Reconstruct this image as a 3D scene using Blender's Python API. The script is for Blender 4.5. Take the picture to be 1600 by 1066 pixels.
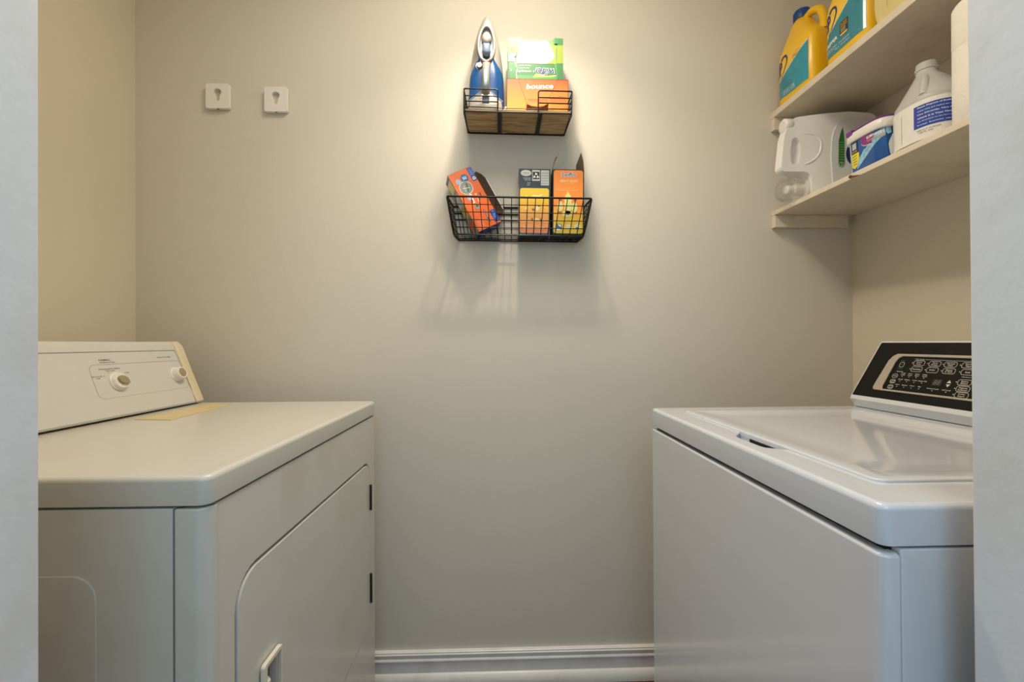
import bpy, bmesh, math, random
from mathutils import Vector, Matrix, Euler
random.seed(4)
for o in list(bpy.data.objects): bpy.data.objects.remove(o, do_unlink=True)
S = bpy.context.scene
C = S.collection
PI = math.pi
# ------------------------------------------------------------------ camera
H = 1.0819
cam = bpy.data.objects.new('camera', bpy.data.cameras.new('camera')); C.objects.link(cam)
cam.data.sensor_width = 36; cam.data.lens = 688.5 / 1600 * 36; cam.data.clip_start = .01
cam.matrix_world = (Matrix.Translation((0, 0, H)) @ Matrix.Rotation(-.0276, 4, 'Z') @
                    Matrix.Rotation(PI / 2 + .0047, 4, 'X') @ Matrix.Rotation(-.0058, 4, 'Z'))
S.camera = cam
# ------------------------------------------------------------------ light
S.view_settings.view_transform = 'Standard'; S.view_settings.look = 'None'
S.view_settings.gamma = 1; S.view_settings.use_curve_mapping = False
S.view_settings.exposure = -0.03
w = bpy.data.worlds.new('world'); S.world = w; w.use_nodes = True
w.node_tree.nodes['Background'].inputs[0].default_value = (.80, .91, 1.0, 1)
w.node_tree.nodes['Background'].inputs[1].default_value = .54
def lamp(name, kind, loc, energy, color, **kw):
    l = bpy.data.lights.new(name, kind); l.energy = energy; l.color = color
    for k, v in kw.items(): setattr(l, k, v)
    o = bpy.data.objects.new(name, l); C.objects.link(o); o.location = loc; return o
# ---- lights begin
LP = Vector((.066, 1.107, 2.264))
bulb_wide = lamp('bulb_glow', 'POINT', LP, 1.4, (1, .88, .72), shadow_soft_size=.03)
bulb_down = lamp('bulb_down_boost', 'SPOT', LP, 28, (1, .87, .70), shadow_soft_size=.03, spot_size=math.radians(124), spot_blend=1.0)  # downward cone added to boost the bulb; the bare bulb has no reflector
# unseen disc added under the ceiling as warm fill for the side walls
glow = lamp('warm_fill_disc', 'AREA', (0, .72, 2.425), 10.6, (1, .88, .71), shape='DISK', size=.5)
# daylight of the hall, coming through the doorway from behind the camera
hall = lamp('hall_window_light', 'AREA', (.08, -.62, 1.80), 5.2, (.50, .80, 1.0), shape='RECTANGLE', size=.7, size_y=.6)
hall.rotation_euler = (PI / 2 - .35, 0, 0)
# ---- lights end
# ------------------------------------------------------------------ measured positions (metres)
YW, XL, XR = 1.427, -1.152, 1.168          # back, left and right wall
YF, YF0 = .41, .30                          # closet side and hall side of the front wall
JL, JR = -.416, .4505                       # doorway jambs
CEIL = 2.44
XD, DY0, DY1 = -.3668, .5724, 1.3094        # dryer front, near and far side
XWA, WY0, WY1 = .3901, .4444, 1.1303        # washer front, near and far side
ZS1, ZS2, XS = 1.508, 1.832, .896           # shelf tops and shelf front edge
# ------------------------------------------------------------------ materials
def lin(c):
    if isinstance(c, str): c = [int(c[i:i + 2], 16) / 255 for i in (0, 2, 4)]
    return tuple(x / 12.92 if x <= .04045 else ((x + .055) / 1.055) ** 2.4 for x in c)
MATS = {}
def mat(name, col, rough=.5, metal=0, spec=.5, noise=.04, nscale=30, bump=0, bscale=300, trans=0, alpha=1,
        coat=0, stain=None, stscale=4, stamt=.5, emit=None, ior=None):
    if name in MATS: return MATS[name]
    m = bpy.data.materials.new(name); m.use_nodes = True; nt = m.node_tree; N = nt.nodes; L = nt.links
    b = N['Principled BSDF']; c = lin(col)
    b.inputs['Roughness'].default_value = rough; b.inputs['Metallic'].default_value = metal
    b.inputs['Specular IOR Level'].default_value = spec
    if trans: b.inputs['Transmission Weight'].default_value = trans
    if ior: b.inputs['IOR'].default_value = ior
    if alpha < 1: b.inputs['Alpha'].default_value = alpha
    if coat: b.inputs['Coat Weight'].default_value = coat; b.inputs['Coat Roughness'].default_value = .08
    tc = N.new('ShaderNodeTexCoord')
    nz = N.new('ShaderNodeTexNoise'); nz.inputs['Scale'].default_value = nscale; nz.inputs['Detail'].default_value = 4
    L.new(tc.outputs['Object'], nz.inputs['Vector'])
    r = N.new('ShaderNodeValToRGB')
    r.color_ramp.elements[0].position = .3; r.color_ramp.elements[1].position = .7
    r.color_ramp.elements[0].color = (*[x * (1 - noise) for x in c], 1)
    r.color_ramp.elements[1].color = (*[min(1, x * (1 + noise)) for x in c], 1)
    L.new(nz.outputs['Fac'], r.inputs['Fac']); out = r.outputs['Color']
    if stain:
        n2 = N.new('ShaderNodeTexNoise'); n2.inputs['Scale'].default_value = stscale; n2.inputs['Detail'].default_value = 6
        L.new(tc.outputs['Object'], n2.inputs['Vector'])
        r2 = N.new('ShaderNodeValToRGB'); r2.color_ramp.elements[0].position = .5; r2.color_ramp.elements[1].position = .8
        r2.color_ramp.elements[0].color = (0, 0, 0, 1); r2.color_ramp.elements[1].color = (stamt,) * 3 + (1,)
        L.new(n2.outputs['Fac'], r2.inputs['Fac'])
        mx = N.new('ShaderNodeMixRGB'); mx.inputs[2].default_value = (*lin(stain), 1)
        L.new(r2.outputs['Color'], mx.inputs[0]); L.new(out, mx.inputs[1]); out = mx.outputs[0]
    L.new(out, b.inputs['Base Color'])
    if bump:
        n3 = N.new('ShaderNodeTexNoise'); n3.inputs['Scale'].default_value = bscale; n3.inputs['Detail'].default_value = 3
        L.new(tc.outputs['Object'], n3.inputs['Vector'])
        bp = N.new('ShaderNodeBump'); bp.inputs['Strength'].default_value = bump; bp.inputs['Distance'].default_value = .002
        L.new(n3.outputs['Fac'], bp.inputs['Height']); L.new(bp.outputs['Normal'], b.inputs['Normal'])
    if emit:
        b.inputs['Emission Color'].default_value = (*lin(emit[0]), 1); b.inputs['Emission Strength'].default_value = emit[1]
    m.diffuse_color = (*c, 1); MATS[name] = m; return m
def gradient(name, stops, axis='Z', rough=.4, coat=0):
    """stops: [(position, colour)] along the object's own generated axis"""
    m = bpy.data.materials.new(name); m.use_nodes = True; N = m.node_tree.nodes; L = m.node_tree.links
    tc = N.new('ShaderNodeTexCoord'); sp = N.new('ShaderNodeSeparateXYZ'); r = N.new('ShaderNodeValToRGB')
    L.new(tc.outputs['Generated'], sp.inputs[0]); L.new(sp.outputs[axis], r.inputs[0])
    e = r.color_ramp.elements
    e[0].position = stops[0][0]; e[0].color = (*lin(stops[0][1]), 1); e[1].position = stops[-1][0]; e[1].color = (*lin(stops[-1][1]), 1)
    for p, c in stops[1:-1]:
        x = e.new(p); x.color = (*lin(c), 1)
    L.new(r.outputs[0], N['Principled BSDF'].inputs['Base Color']); N['Principled BSDF'].inputs['Roughness'].default_value = rough
    N['Principled BSDF'].inputs['Coat Weight'].default_value = coat
    MATS[name] = m; return m
WALLC = 'd6d0c3'
wallm = mat('wall_paint', WALLC, .62, noise=.012, nscale=3, bump=.12, bscale=140, spec=.3)
wallside = mat('wall_paint_side', 'd9cfba', .62, noise=.012, nscale=3, bump=.12, bscale=140, spec=.3)
jambm = mat('jamb_paint', 'dde2e8', .5, noise=.02, nscale=6, bump=.25, bscale=60, stain='b9ac98', stscale=9, stamt=.35)
trimw = mat('trim_white', 'e6e4e0', .32, noise=.03, nscale=12, stain='a99c86', stscale=14, stamt=.35)
ceilm = mat('ceiling_paint', 'eae4d6', .8)
floorm = mat('floor_wood', '4a2d22', .35, noise=.3, nscale=8)
shelfm = mat('shelf_paint', 'ddd2bd', .45, noise=.02, nscale=10, bump=.1, bscale=90, stain='8c7c60', stscale=20, stamt=.25)
dryerm = mat('dryer_enamel', 'd2d0c8', .30, noise=.02, nscale=5, stain='a99a7c', stscale=5, stamt=.35, coat=.2)
dryertop = mat('dryer_top_enamel', 'd0cdc4', .33, noise=.02, nscale=3, stain='c2ac84', stscale=3, stamt=.3, coat=.2)
endcap = mat('yellowed_plastic', 'dccfae', .38, noise=.02)
fasciam = mat('console_fascia', 'd2d1ca', .35, noise=.01)
tapem = mat('yellow_tape', 'd9c595', .5, noise=.05, stain='c3a266', stscale=20)
washm = mat('washer_enamel', 'd8dade', .14, noise=.008, coat=.5)
washtop = mat('washer_top_enamel', 'd6dae2', .12, noise=.008, coat=.5)
blackgl = mat('black_gloss', '0c0807', .16, noise=.1, spec=.25)
panelbk = mat('black_panel', '080605', .35, noise=.1, spec=.25)
silver = mat('silver_plastic', 'b9ae9f', .35, metal=.3, noise=.02)
greytx = mat('panel_print', 'd0cac0', .5)
greentx = mat('panel_print_green', '1f7350', .5)
dispm = mat('display_segments', '5d584c', .4)
darkgap = mat('dark_gap', '0d0b09', .8)
black = mat('black_wire', '17130f', .42, metal=.4, noise=.1)
hingem = mat('hinge_steel', '3e423f', .35, metal=.8, noise=.3, nscale=400)
handm = mat('handle_cream', 'e0d9c8', .35)
khaki = mat('dial_insert', 'a09370', .4, noise=.04, nscale=200)
white = mat('white_plastic', 'ebe7e0', .3, noise=.01)
greyprint = mat('grey_print', '6d6a66', .6)
darkprint = mat('dark_print', '2c2a2a', .6)
yel = mat('jug_yellow', 'f2c11c', .3, noise=.03, nscale=20, coat=.2)
teal = mat('label_teal', '0d93ad', .18, noise=.1, nscale=25, coat=.6)
teal2 = mat('label_teal_dark', '0a8296', .18, noise=.06, nscale=25, coat=.6)
labyel = mat('label_yellow', 'f4c63a', .22, coat=.5)
navy = mat('navy_print', '1d2f6e', .35)
capblue = mat('cap_blue', '134a90', .35)
wht = mat('white_print', 'f2f2ee', .4)
jugw = mat('jug_white', 'f3f3f0', .28, noise=.01, coat=.3)
jugl = mat('jug_label_silver', 'dfe4e8', .25, noise=.02, coat=.3)
clear = mat('clear_plastic', 'f3f3f0', .12, noise=0, trans=.9, alpha=.55, ior=1.2)
clearjug = mat('translucent_plastic', 'ecece9', .3, noise=.02, trans=.45, alpha=.93, ior=1.3)
green = mat('leaf_green', '2a7430', .4)
purple = mat('tub_purple', '7b2d8e', .35)
purplel = mat('label_purple', '86257e', .3, coat=.4)
paper = mat('paper_towel', 'f1ece2', .9, noise=.02, nscale=60, bump=.6, bscale=220)
card = mat('cardboard_core', 'a08460', .8)
cardin = mat('cardboard_inside', '8b7860', .8, noise=.08)
darkin = mat('cardboard_shaded_inside', '3b2a1a', .8, noise=.2)  # brown cardboard with the shade of the box inside put into its colour
pearl = mat('iron_pearl', '9d9992', .28, metal=.15, coat=.3)
steel = mat('soleplate_steel', 'b9bcc0', .3, metal=.7)
irblue = mat('water_tank_blue', '164a80', .15, noise=.08, nscale=40, coat=.6)
irgrey = mat('iron_grey_blue', '74839a', .25, coat=.3)
irdark = mat('iron_dark', '1b2638', .3)
irlight = mat('iron_light_strip', 'a9cfe0', .3)
red = mat('red_trim', 'b03030', .4)
# ------------------------------------------------------------------ mesh builder
def plane(O, u, v):
    O, u, v = Vector(O), Vector(u).normalized(), Vector(v).normalized(); n = u.cross(v)
    return lambda a, b, h=0: O + u * a + v * b + n * h
def rrect(x0, x1, y0, y1, r, n=6):
    """rounded rectangle outline, counter-clockwise; r one radius or four (bl, br, tr, tl)"""
    rs = r if isinstance(r, (list, tuple)) else (r,) * 4
    P = []
    for (cx, cy, a0, q) in ((x0, y0, 180, rs[0]), (x1, y0, 270, rs[1]), (x1, y1, 0, rs[2]), (x0, y1, 90, rs[3])):
        ccx = cx + q if cx == x0 else cx - q; ccy = cy + q if cy == y0 else cy - q
        for i in range(n + 1):
            a = math.radians(a0 + 90 * i / n); P.append((ccx + q * math.cos(a), ccy + q * math.sin(a)))
    return P
def sup(a, b, n=4, k=40):
    P = []
    for i in range(k):
        t = 2 * PI * i / k; c, s = math.cos(t), math.sin(t)
        P.append((a * math.copysign(abs(c) ** (2 / n), c), b * math.copysign(abs(s) ** (2 / n), s)))
    return P
def oval(cx, cy, a, b, n=24, rot=0):
    c, s = math.cos(rot), math.sin(rot)
    return [(cx + a * math.cos(2 * PI * i / n) * c - b * math.sin(2 * PI * i / n) * s,
             cy + a * math.cos(2 * PI * i / n) * s + b * math.sin(2 * PI * i / n) * c) for i in range(n)]
def fillet(P, r, closed=False, n=4):
    P = [Vector(p) for p in P]; out = []; N = len(P)
    for i in range(N):
        if not closed and i in (0, N - 1): out.append(P[i]); continue
        a, b, c = P[i - 1], P[i], P[(i + 1) % N]
        q = min(r, (a - b).length * .45, (c - b).length * .45)
        p0 = b + (a - b).normalized() * q; p1 = b + (c - b).normalized() * q
        for k in range(n + 1):
            t = k / n; out.append(p0 * (1 - t) ** 2 + b * 2 * t * (1 - t) + p1 * t * t)
    return out
class MB:
    def __init__(s): s.bm = bmesh.new(); s.mats = []
    def mi(s, m):
        if m not in s.mats: s.mats.append(m)
        return s.mats.index(m)
    def face(s, pts, m):
        try: f = s.bm.faces.new([s.bm.verts.new(p) for p in pts])
        except ValueError: return
        f.material_index = s.mi(m); return f
    def box(s, x0, x1, y0, y1, z0, z1, m, M=None):
        r = bmesh.ops.create_cube(s.bm, size=1)['verts']
        T = Matrix.Translation(((x0 + x1) / 2, (y0 + y1) / 2, (z0 + z1) / 2)) @ Matrix.Diagonal((x1 - x0, y1 - y0, z1 - z0, 1))
        if M: T = M @ T
        bmesh.ops.transform(s.bm, matrix=T, verts=r)
        for f in {f for v in r for f in v.link_faces}: f.material_index = s.mi(m)
        return s
    def loft(s, rings, m, cap0=True, cap1=True, closed=True):
        V = [[s.bm.verts.new(p) for p in r] for r in rings]; k = len(V[0]); mi = s.mi(m)
        for a, b in zip(V, V[1:]):
            for i in range(k if closed else k - 1):
                j = (i + 1) % k; f = s.bm.faces.new((a[i], a[j], b[j], b[i])); f.material_index = mi
        if cap0: f = s.bm.faces.new(V[0][::-1]); f.material_index = mi
        if cap1: f = s.bm.faces.new(V[-1]); f.material_index = mi
        return s
    def lathe(s, prof, m, M=None, n=32, cap0=True, cap1=True):
        M = M or Matrix()
        return s.loft([[M @ Vector((r * math.cos(2 * PI * i / n), r * math.sin(2 * PI * i / n), z)) for i in range(n)] for r, z in prof], m, cap0, cap1)
    def tube(s, pts, r, m, closed=False, n=8, flat=None):
        P = [Vector(p) for p in pts]; N = len(P); rings = []; up = None
        for i in range(N):
            if closed: t = (P[(i + 1) % N] - P[i - 1]).normalized()
            else: t = (P[min(i + 1, N - 1)] - P[max(i - 1, 0)]).normalized()
            if up is None: up = t.orthogonal().normalized()
            up = (up - t * up.dot(t)).normalized(); sd = t.cross(up)
            rr = r[i] if isinstance(r, (list, tuple)) else r
            rings.append([P[i] + (up * math.cos(2 * PI * k / n) + sd * math.sin(2 * PI * k / n)) * rr for k in range(n)])
        if closed: rings.append(rings[0]); 
        return s.loft(rings, m, not closed, not closed)
    def plate(s, outer, holes, fn, h0, h1, m, mside=None):
        """flat (or bent) plate between heights h0 and h1 over an outline with holes"""
        mi = s.mi(m); ms = s.mi(mside or m)
        for h in (h0, h1):
            E = []
            for L in [outer] + holes:
                vs = [s.bm.verts.new(fn(a, b, h)) for a, b in L]
                E += [s.bm.edges.new((vs[i], vs[(i + 1) % len(vs)])) for i in range(len(vs))]
            r = bmesh.ops.triangle_fill(s.bm, use_beauty=True, use_dissolve=False, edges=E)
            for g in r['geom']:
                if isinstance(g, bmesh.types.BMFace): g.material_index = mi
        for L in [outer] + holes:
            for i in range(len(L)):
                a, b = L[i], L[(i + 1) % len(L)]
                f = s.bm.faces.new([s.bm.verts.new(p) for p in (fn(*a, h0), fn(*b, h0), fn(*b, h1), fn(*a, h1))]); f.material_index = ms
        return s
    def decal(s, pts, fn, h, m, step=0):
        if step:   # densify outline
            q = []
            for i in range(len(pts)):
                a, b = pts[i], pts[(i + 1) % len(pts)]; k = max(1, int(math.dist(a, b) / step))
                q += [(a[0] + (b[0] - a[0]) * j / k, a[1] + (b[1] - a[1]) * j / k) for j in range(k)]
            pts = q
        vs = [s.bm.verts.new(fn(a, b, h)) for a, b in pts]
        E = [s.bm.edges.new((vs[i], vs[(i + 1) % len(vs)])) for i in range(len(vs))]
        r = bmesh.ops.triangle_fill(s.bm, use_beauty=True, use_dissolve=False, edges=E)
        for g in r['geom']:
            if isinstance(g, bmesh.types.BMFace): g.material_index = s.mi(m)
        return s
    def patch(s, u0, u1, v0, v1, fn, h, m, nu=12, nv=4, keep=None):
        for i in range(nu):
            for j in range(nv):
                a0, a1 = u0 + (u1 - u0) * i / nu, u0 + (u1 - u0) * (i + 1) / nu
                b0, b1 = v0 + (v1 - v0) * j / nv, v0 + (v1 - v0) * (j + 1) / nv
                s.face([fn(a0, b0, h), fn(a1, b0, h), fn(a1, b1, h), fn(a0, b1, h)], m)
        return s
    def wedge(s, cols, fn, h, m):
        """bent label region given as columns (u, vlow, vhigh)"""
        for a, b in zip(cols, cols[1:]):
            s.face([fn(a[0], a[1], h), fn(b[0], b[1], h), fn(b[0], b[2], h), fn(a[0], a[2], h)], m)
        return s
    def line(s, pts, fn, h, wd, m, closed=False):
        P = list(pts) + ([pts[0]] if closed else [])
        for (a, b) in zip(P, P[1:]):
            d = Vector((b[0] - a[0], b[1] - a[1])); 
            if d.length < 1e-7: continue
            n = Vector((-d.y, d.x)).normalized() * wd / 2; e = d.normalized() * wd * .3
            q = [(a[0] - e.x + n.x, a[1] - e.y + n.y), (a[0] - e.x - n.x, a[1] - e.y - n.y), (b[0] + e.x - n.x, b[1] + e.y - n.y), (b[0] + e.x + n.x, b[1] + e.y + n.y)]
            s.face([fn(x, y, h) for x, y in q], m)
        return s
    def text(s, body, fn, cu, cv, wd, ht, h, m, rot=0, shear=0, bold=0):
        c = bpy.data.curves.new('t', 'FONT'); c.body = body; c.size = 1; c.resolution_u = 2; c.offset = bold; c.shear = shear
        o = bpy.data.objects.new('t', c); me = bpy.data.meshes.new_from_object(o)
        xs = [v.co.x for v in me.vertices]; ys = [v.co.y for v in me.vertices]
        if xs:
            x0, x1, y0, y1 = min(xs), max(xs), min(ys), max(ys); cr, sr = math.cos(rot), math.sin(rot)
            vs = []
            for v in me.vertices:
                a = ((v.co.x - x0) / (x1 - x0) - .5) * wd; b = ((v.co.y - y0) / (y1 - y0) - .5) * ht
                vs.append(s.bm.verts.new(fn(cu + a * cr - b * sr, cv + a * sr + b * cr, h)))
            for p in me.polygons:
                try: f = s.bm.faces.new([vs[i] for i in p.vertices]); f.material_index = s.mi(m)
                except ValueError: pass
        bpy.data.objects.remove(o); bpy.data.curves.remove(c); bpy.data.meshes.remove(me)
        return s
    def build(s, name, parent=None, bevel=0, seg=3, weld=True, angle=38, normals=True, wn=False):
        if weld: bmesh.ops.remove_doubles(s.bm, verts=s.bm.verts, dist=1e-5)
        if normals: bmesh.ops.recalc_face_normals(s.bm, faces=s.bm.faces)
        for f in s.bm.faces: f.smooth = True
        for e in s.bm.edges:
            if len(e.link_faces) != 2 or e.calc_face_angle(0) > math.radians(angle): e.smooth = False
        me = bpy.data.meshes.new(name); s.bm.to_mesh(me); s.bm.free()
        for m in s.mats: me.materials.append(m)
        o = bpy.data.objects.new(name, me); C.objects.link(o)
        if parent: o.parent = parent
        if bevel:
            b = o.modifiers.new('bevel', 'BEVEL'); b.width = bevel; b.segments = seg; b.limit_method = 'ANGLE'; b.angle_limit = math.radians(50)
            b.harden_normals = False
        if bevel or wn:
            o.modifiers.new('weighted_normals', 'WEIGHTED_NORMAL').keep_sharp = True
        return o
def thing(name, label, cat, loc, rz=0, group=None, rot=None):
    o = bpy.data.objects.new(name, None); C.objects.link(o); o.empty_display_size = .05
    o.location = loc; o.rotation_euler = rot or (0, 0, rz); o['label'] = label; o['category'] = cat
    if group: o['group'] = group
    return o
def tag(o, label, cat, group=None):
    o['label'] = label; o['category'] = cat
    if group: o['group'] = group
    return o
def struct(o): o['kind'] = 'structure'; return o
# ------------------------------------------------------------------ room
T = .1
def sbox(name, m, *a, **k): return struct(MB().box(*a, m).build(name, **k))
sbox('wall_back', wallm, XL - T, XR + T, YW, YW + T, 0, CEIL)
sbox('wall_left', wallside, XL - T, XL, YF0, YW, 0, CEIL)
sbox('wall_right', wallside, XR, XR + T, YF0, YW, 0, CEIL)
f = MB()      # front wall with the doorway the camera looks through
f.plate([(XL, 0), (JL - .02, 0), (JL - .02, 2.08), (JR + .02, 2.08), (JR + .02, 0), (XR, 0), (XR, CEIL), (XL, CEIL)], [],
        lambda a, b, h: Vector((a, h, b)), YF0 + .008, YF - .008, wallm)
struct(f.build('wall_front'))
sbox('ceiling', ceilm, XL - T, XR + T, YF0, YW + T, CEIL, CEIL + .05)
sbox('floor', floorm, XL - T, XR + T, -1.2, YW + T, -.05, 0)
sbox('trim_left', jambm, JL - .02, JL, YF0, YF, 0, 2.06, bevel=.002)
sbox('trim_right', jambm, JR, JR + .02, YF0 + .055, YF, 0, 2.06, bevel=.002)
sbox('trim_right_stop', wallside, JR + .002, JR + .02, YF0, YF0 + .054, 0, 2.06, bevel=.001).name = 'trim_3'
sbox('trim_top', jambm, JL - .02, JR + .02, YF0, YF, 2.06, 2.08, bevel=.002)
# profiled baseboards with shoe moulding
def baseboard(name, p0, p1, nrm, m=trimw):
    p0, p1, nrm = Vector(p0), Vector(p1), Vector(nrm)
    prof = [(0, .034), (.013, .034), (.013, .070), (.0165, .0715), (.0165, .0745), (.0125, .078), (.0145, .087), (.0150, .091), (.0115, .0945), (.0125, .097), (.010, .0995), (0, .0995)]
    shoe = [(0, 0), (.027, 0), (.027, .008), (.0255, .018), (.021, .027), (.014, .0335), (0, .0345)]
    b = MB()
    for pr in (prof, shoe):
        b.loft([[p + nrm * d + Vector((0, 0, z)) for d, z in pr] for p in (p0, p1)], m)
    return struct(b.build(name, angle=50))
baseboard('baseboard_back', (XL, YW, 0), (XR, YW, 0), (0, -1, 0))
baseboard('baseboard_left', (XL, YF, 0), (XL, YW - .03, 0), (1, 0, 0))
baseboard('baseboard_right', (XR, YF, 0), (XR, YW - .03, 0), (-1, 0, 0))
# ceiling lamp (just above the frame): canopy, stem, socket, bulb
t = thing('ceiling_lamp', 'bare warm bulb on a short stem hanging from the closet ceiling', 'lamp', (LP.x, LP.y, CEIL))
MB().lathe([(.001, -.001), (.06, -.001), (.06, -.012), (.045, -.024), (.012, -.03)], white).build('canopy', t)
MB().lathe([(.007, -.028), (.007, -.036)], white, n=16).build('stem', t)
MB().lathe([(.017, -.034), (.02, -.04), (.02, -.062), (.015, -.066)], white, n=24).build('socket', t)
bulbm = mat('bulb_glass', 'fff0d0', .3, emit=('ffe0b0', 6))
MB().lathe([(.002, -.145), (.012, -.1435), (.022, -.135), (.0285, -.120), (.0275, -.105), (.020, -.088), (.013, -.072), (.012, -.064)], bulbm, n=24).build('bulb', t)

# ------------------------------------------------------------------ dryer
D = thing('dryer', 'old cream front-loading dryer with two dials, left against the wall', 'dryer', (XD, DY1, 0), -.0077)
DW = DY1 - DY0; DB = -.70
b = MB(); b.box(DB, -.046, -DW + .0015, -.0015, .03, .873, dryerm)
side = plane((0, -DW + .0015, 0), (1, 0, 0), (0, 0, 1))
b.plate(rrect(-.62, -.140, .22, .790, .032), [], side, -.001, .0022, dryerm)
b.box(DB + .03, -.08, -DW + .03, -.03, 0.0, .031, darkgap)
b.build('cabinet', D, bevel=.0018)
# front panel: wraps the near corner; pocket for the door
fp = plane((-.0025, 0, 0), (0, 1, 0), (0, 0, 1))       # a=y, b=z, h=+x
dy0, dy1, dz0, dz1 = -.673, -.058, .291, .747
drr = (.05, .05, .035, .05)
b = MB()
b.plate([(-DW + .016, .03), (-.006, .03), (-.006, .8725), (-DW + .016, .8725)], [rrect(dy0 - .0045, dy1 + .0045, dz0 - .0045, dz1 + .0055, [q + .004 for q in drr])], fp, -.014, 0, dryerm)
# rounded vertical corners and side returns
for yy, sg in ((-DW, 1), (0, -1)):
    pr = [(-.0025, yy + sg * .016)] + [(-.0185 + .016 * math.cos(a), yy + sg * (.016 - .016 * math.sin(a))) for a in [PI / 2 * i / 6 for i in range(1, 7)]] + [(-.043, yy)] + [(-.043, yy + sg * .006), (-.016, yy + sg * .017)]
    b.loft([[Vector((x, y, z)) for x, y in pr] for z in (.03, .8725)], dryerm)
bmesh.ops.remove_doubles(b.bm, verts=b.bm.verts, dist=1e-5)
bmesh.ops.delete(b.bm, geom=[f for f in b.bm.faces if all(abs(v.co.y + DW - .016) < 1e-4 and v.co.x > -.018 for v in f.verts)], context='FACES')
b.build('front_panel', D, bevel=.0022)
b = MB(); b.plate(rrect(dy0 - .012, dy1 + .012, dz0 - .012, dz1 + .012, .05), [], fp, -.022, -.0145, darkgap); b.build('door_gap_dark', D)  # dark sheet behind the door, stands in for shade in the gap around it
b = MB()
hy0, hy1, hz0, hz1 = -.619, -.563, .462, .586
b.plate(rrect(dy0, dy1, dz0, dz1, drr, 10), [rrect(hy0 + .006, hy1 - .004, hz0 + .006, hz1 - .008, .004)], fp, -.0135, .0012, dryerm)
door = b.build('door', D, bevel=.0042)
b = MB()
b.plate(rrect(hy0, hy1, hz0, hz1, .006), [rrect(hy0 + .009, hy1 - .004, hz0 + .006, hz1 - .008, .004)], fp, .0028, .010, handm)
b.box(-.019, -.013, hy0 + .004, hy1 - .002, hz0 + .004, hz1 - .004, cardin)
b.loft([[Vector(p) for p in ((-.0025, hy0 + .009, z), (.0075, hy0 + .009, z), (.0085, hy0 + .016, z), (-.0025, hy0 + .026, z))] for z in (hz0 + .01, hz1 - .03)], handm)
b.build('handle', door, bevel=.0014)
for z0, z1 in ((.614, .684), (.354, .434)):
    b = MB(); b.box(-.004, .0022, dy1 + .0005, dy1 + .0085, z0, z1, hingem)
    b.tube([(.0022, dy1 + .0025, z0), (.0022, dy1 + .0025, z1)], .0026, hingem, n=10)
    for k in range(1, 5):
        z = z0 + (z1 - z0) * k / 5; b.tube([(.0022, dy1 + .0025, z - .0006), (.0022, dy1 + .0025, z + .0006)], .0029, darkgap, n=10)
    b.build('hinge', door)
# top with rolled edge
def lid_rings(x0, x1, y0, y1, r, zb, zt, rd, n=6, steps=5):
    R = [[Vector((x, y, zb)) for x, y in rrect(x0 + .003, x1 - .003, y0 + .003, y1 - .003, max(.002, r - .003), n)]]
    R.append([Vector((x, y, zb + .002)) for x, y in rrect(x0, x1, y0, y1, r, n)])
    for k in range(steps + 1):
        a = PI / 2 * k / steps; i = rd * (1 - math.cos(a))
        R.append([Vector((x, y, zt - rd + rd * math.sin(a))) for x, y in rrect(x0 + i, x1 - i, y0 + i, y1 - i, max(.003, r - i), n)])
    return R
R = lid_rings(DB, 0, -DW, 0, .016, .8755, .9142, .0075)
def ins(R, x0, x1, y0, y1, i, r, z, n=6): R.append([Vector((x, y, z)) for x, y in rrect(x0 + i, x1 - i, y0 + i, y1 - i, r, n)])
ins(R, DB, 0, -DW, 0, .020, .012, .9142); ins(R, DB, 0, -DW, 0, .027, .01, .9126)
b = MB(); b.loft(R, dryertop); b.box(DB + .02, -.02, -DW + .02, -.02, .872, .876, darkgap); b.build('top', D, angle=60, wn=True)  # the dark box stands in for shade in the gap under the top
# yellowed tape strip beside the console
b = MB(); b.plate([(-.4625, -.288), (-.372, -.300), (-.388, -.062), (-.4625, -.020)], [], plane((0, 0, .9127), (1, 0, 0), (0, 1, 0)), 0, .0012, tapem)
tape = b.build('tape_strip', D); tape['label'] = 'yellowed strip of tape'
# console, leaning back, local x of front foot -.500, top -.563
cx0, cx1, cz0, cz1 = -.500, -.563, .917, 1.091
cl = math.hypot(cx1 - cx0, cz1 - cz0)
CF = plane((cx0, -DW, cz0), (0, 1, 0), (cx1 - cx0, 0, cz1 - cz0))
def console_prof(grow=0):
    return [(DB + .002, cz0), (cx0 + grow, cz0), (cx0 + .002 + grow, cz0 + .006), ((cx0 + cx1) / 2 + .001 + grow, (cz0 + cz1) / 2), (cx1 + .004 + grow, cz1 - .012), (cx1 - .006, cz1 + grow * .3), (DB + .03, cz1 + grow * .3), (DB + .002, cz1 - .02)]
Yc0, Yc1 = -DW, 0
b = MB(); b.loft([[Vector((x, y, z)) for x, z in console_prof()] for y in (Yc0 + .045, Yc1 - .034)], fasciam)
con = b.build('console', D, bevel=.003)
for yA, yB in ((Yc1 - .0335, Yc1 - .003), (Yc0 + .004, Yc0 + .0445)):
    b = MB(); b.loft([[Vector((x, y, z)) for x, z in console_prof(.0035)] for y in (yA, yB)], endcap)
    e = b.build('end_cap', con, bevel=.005); e['label'] = 'yellowed console end cap'
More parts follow.
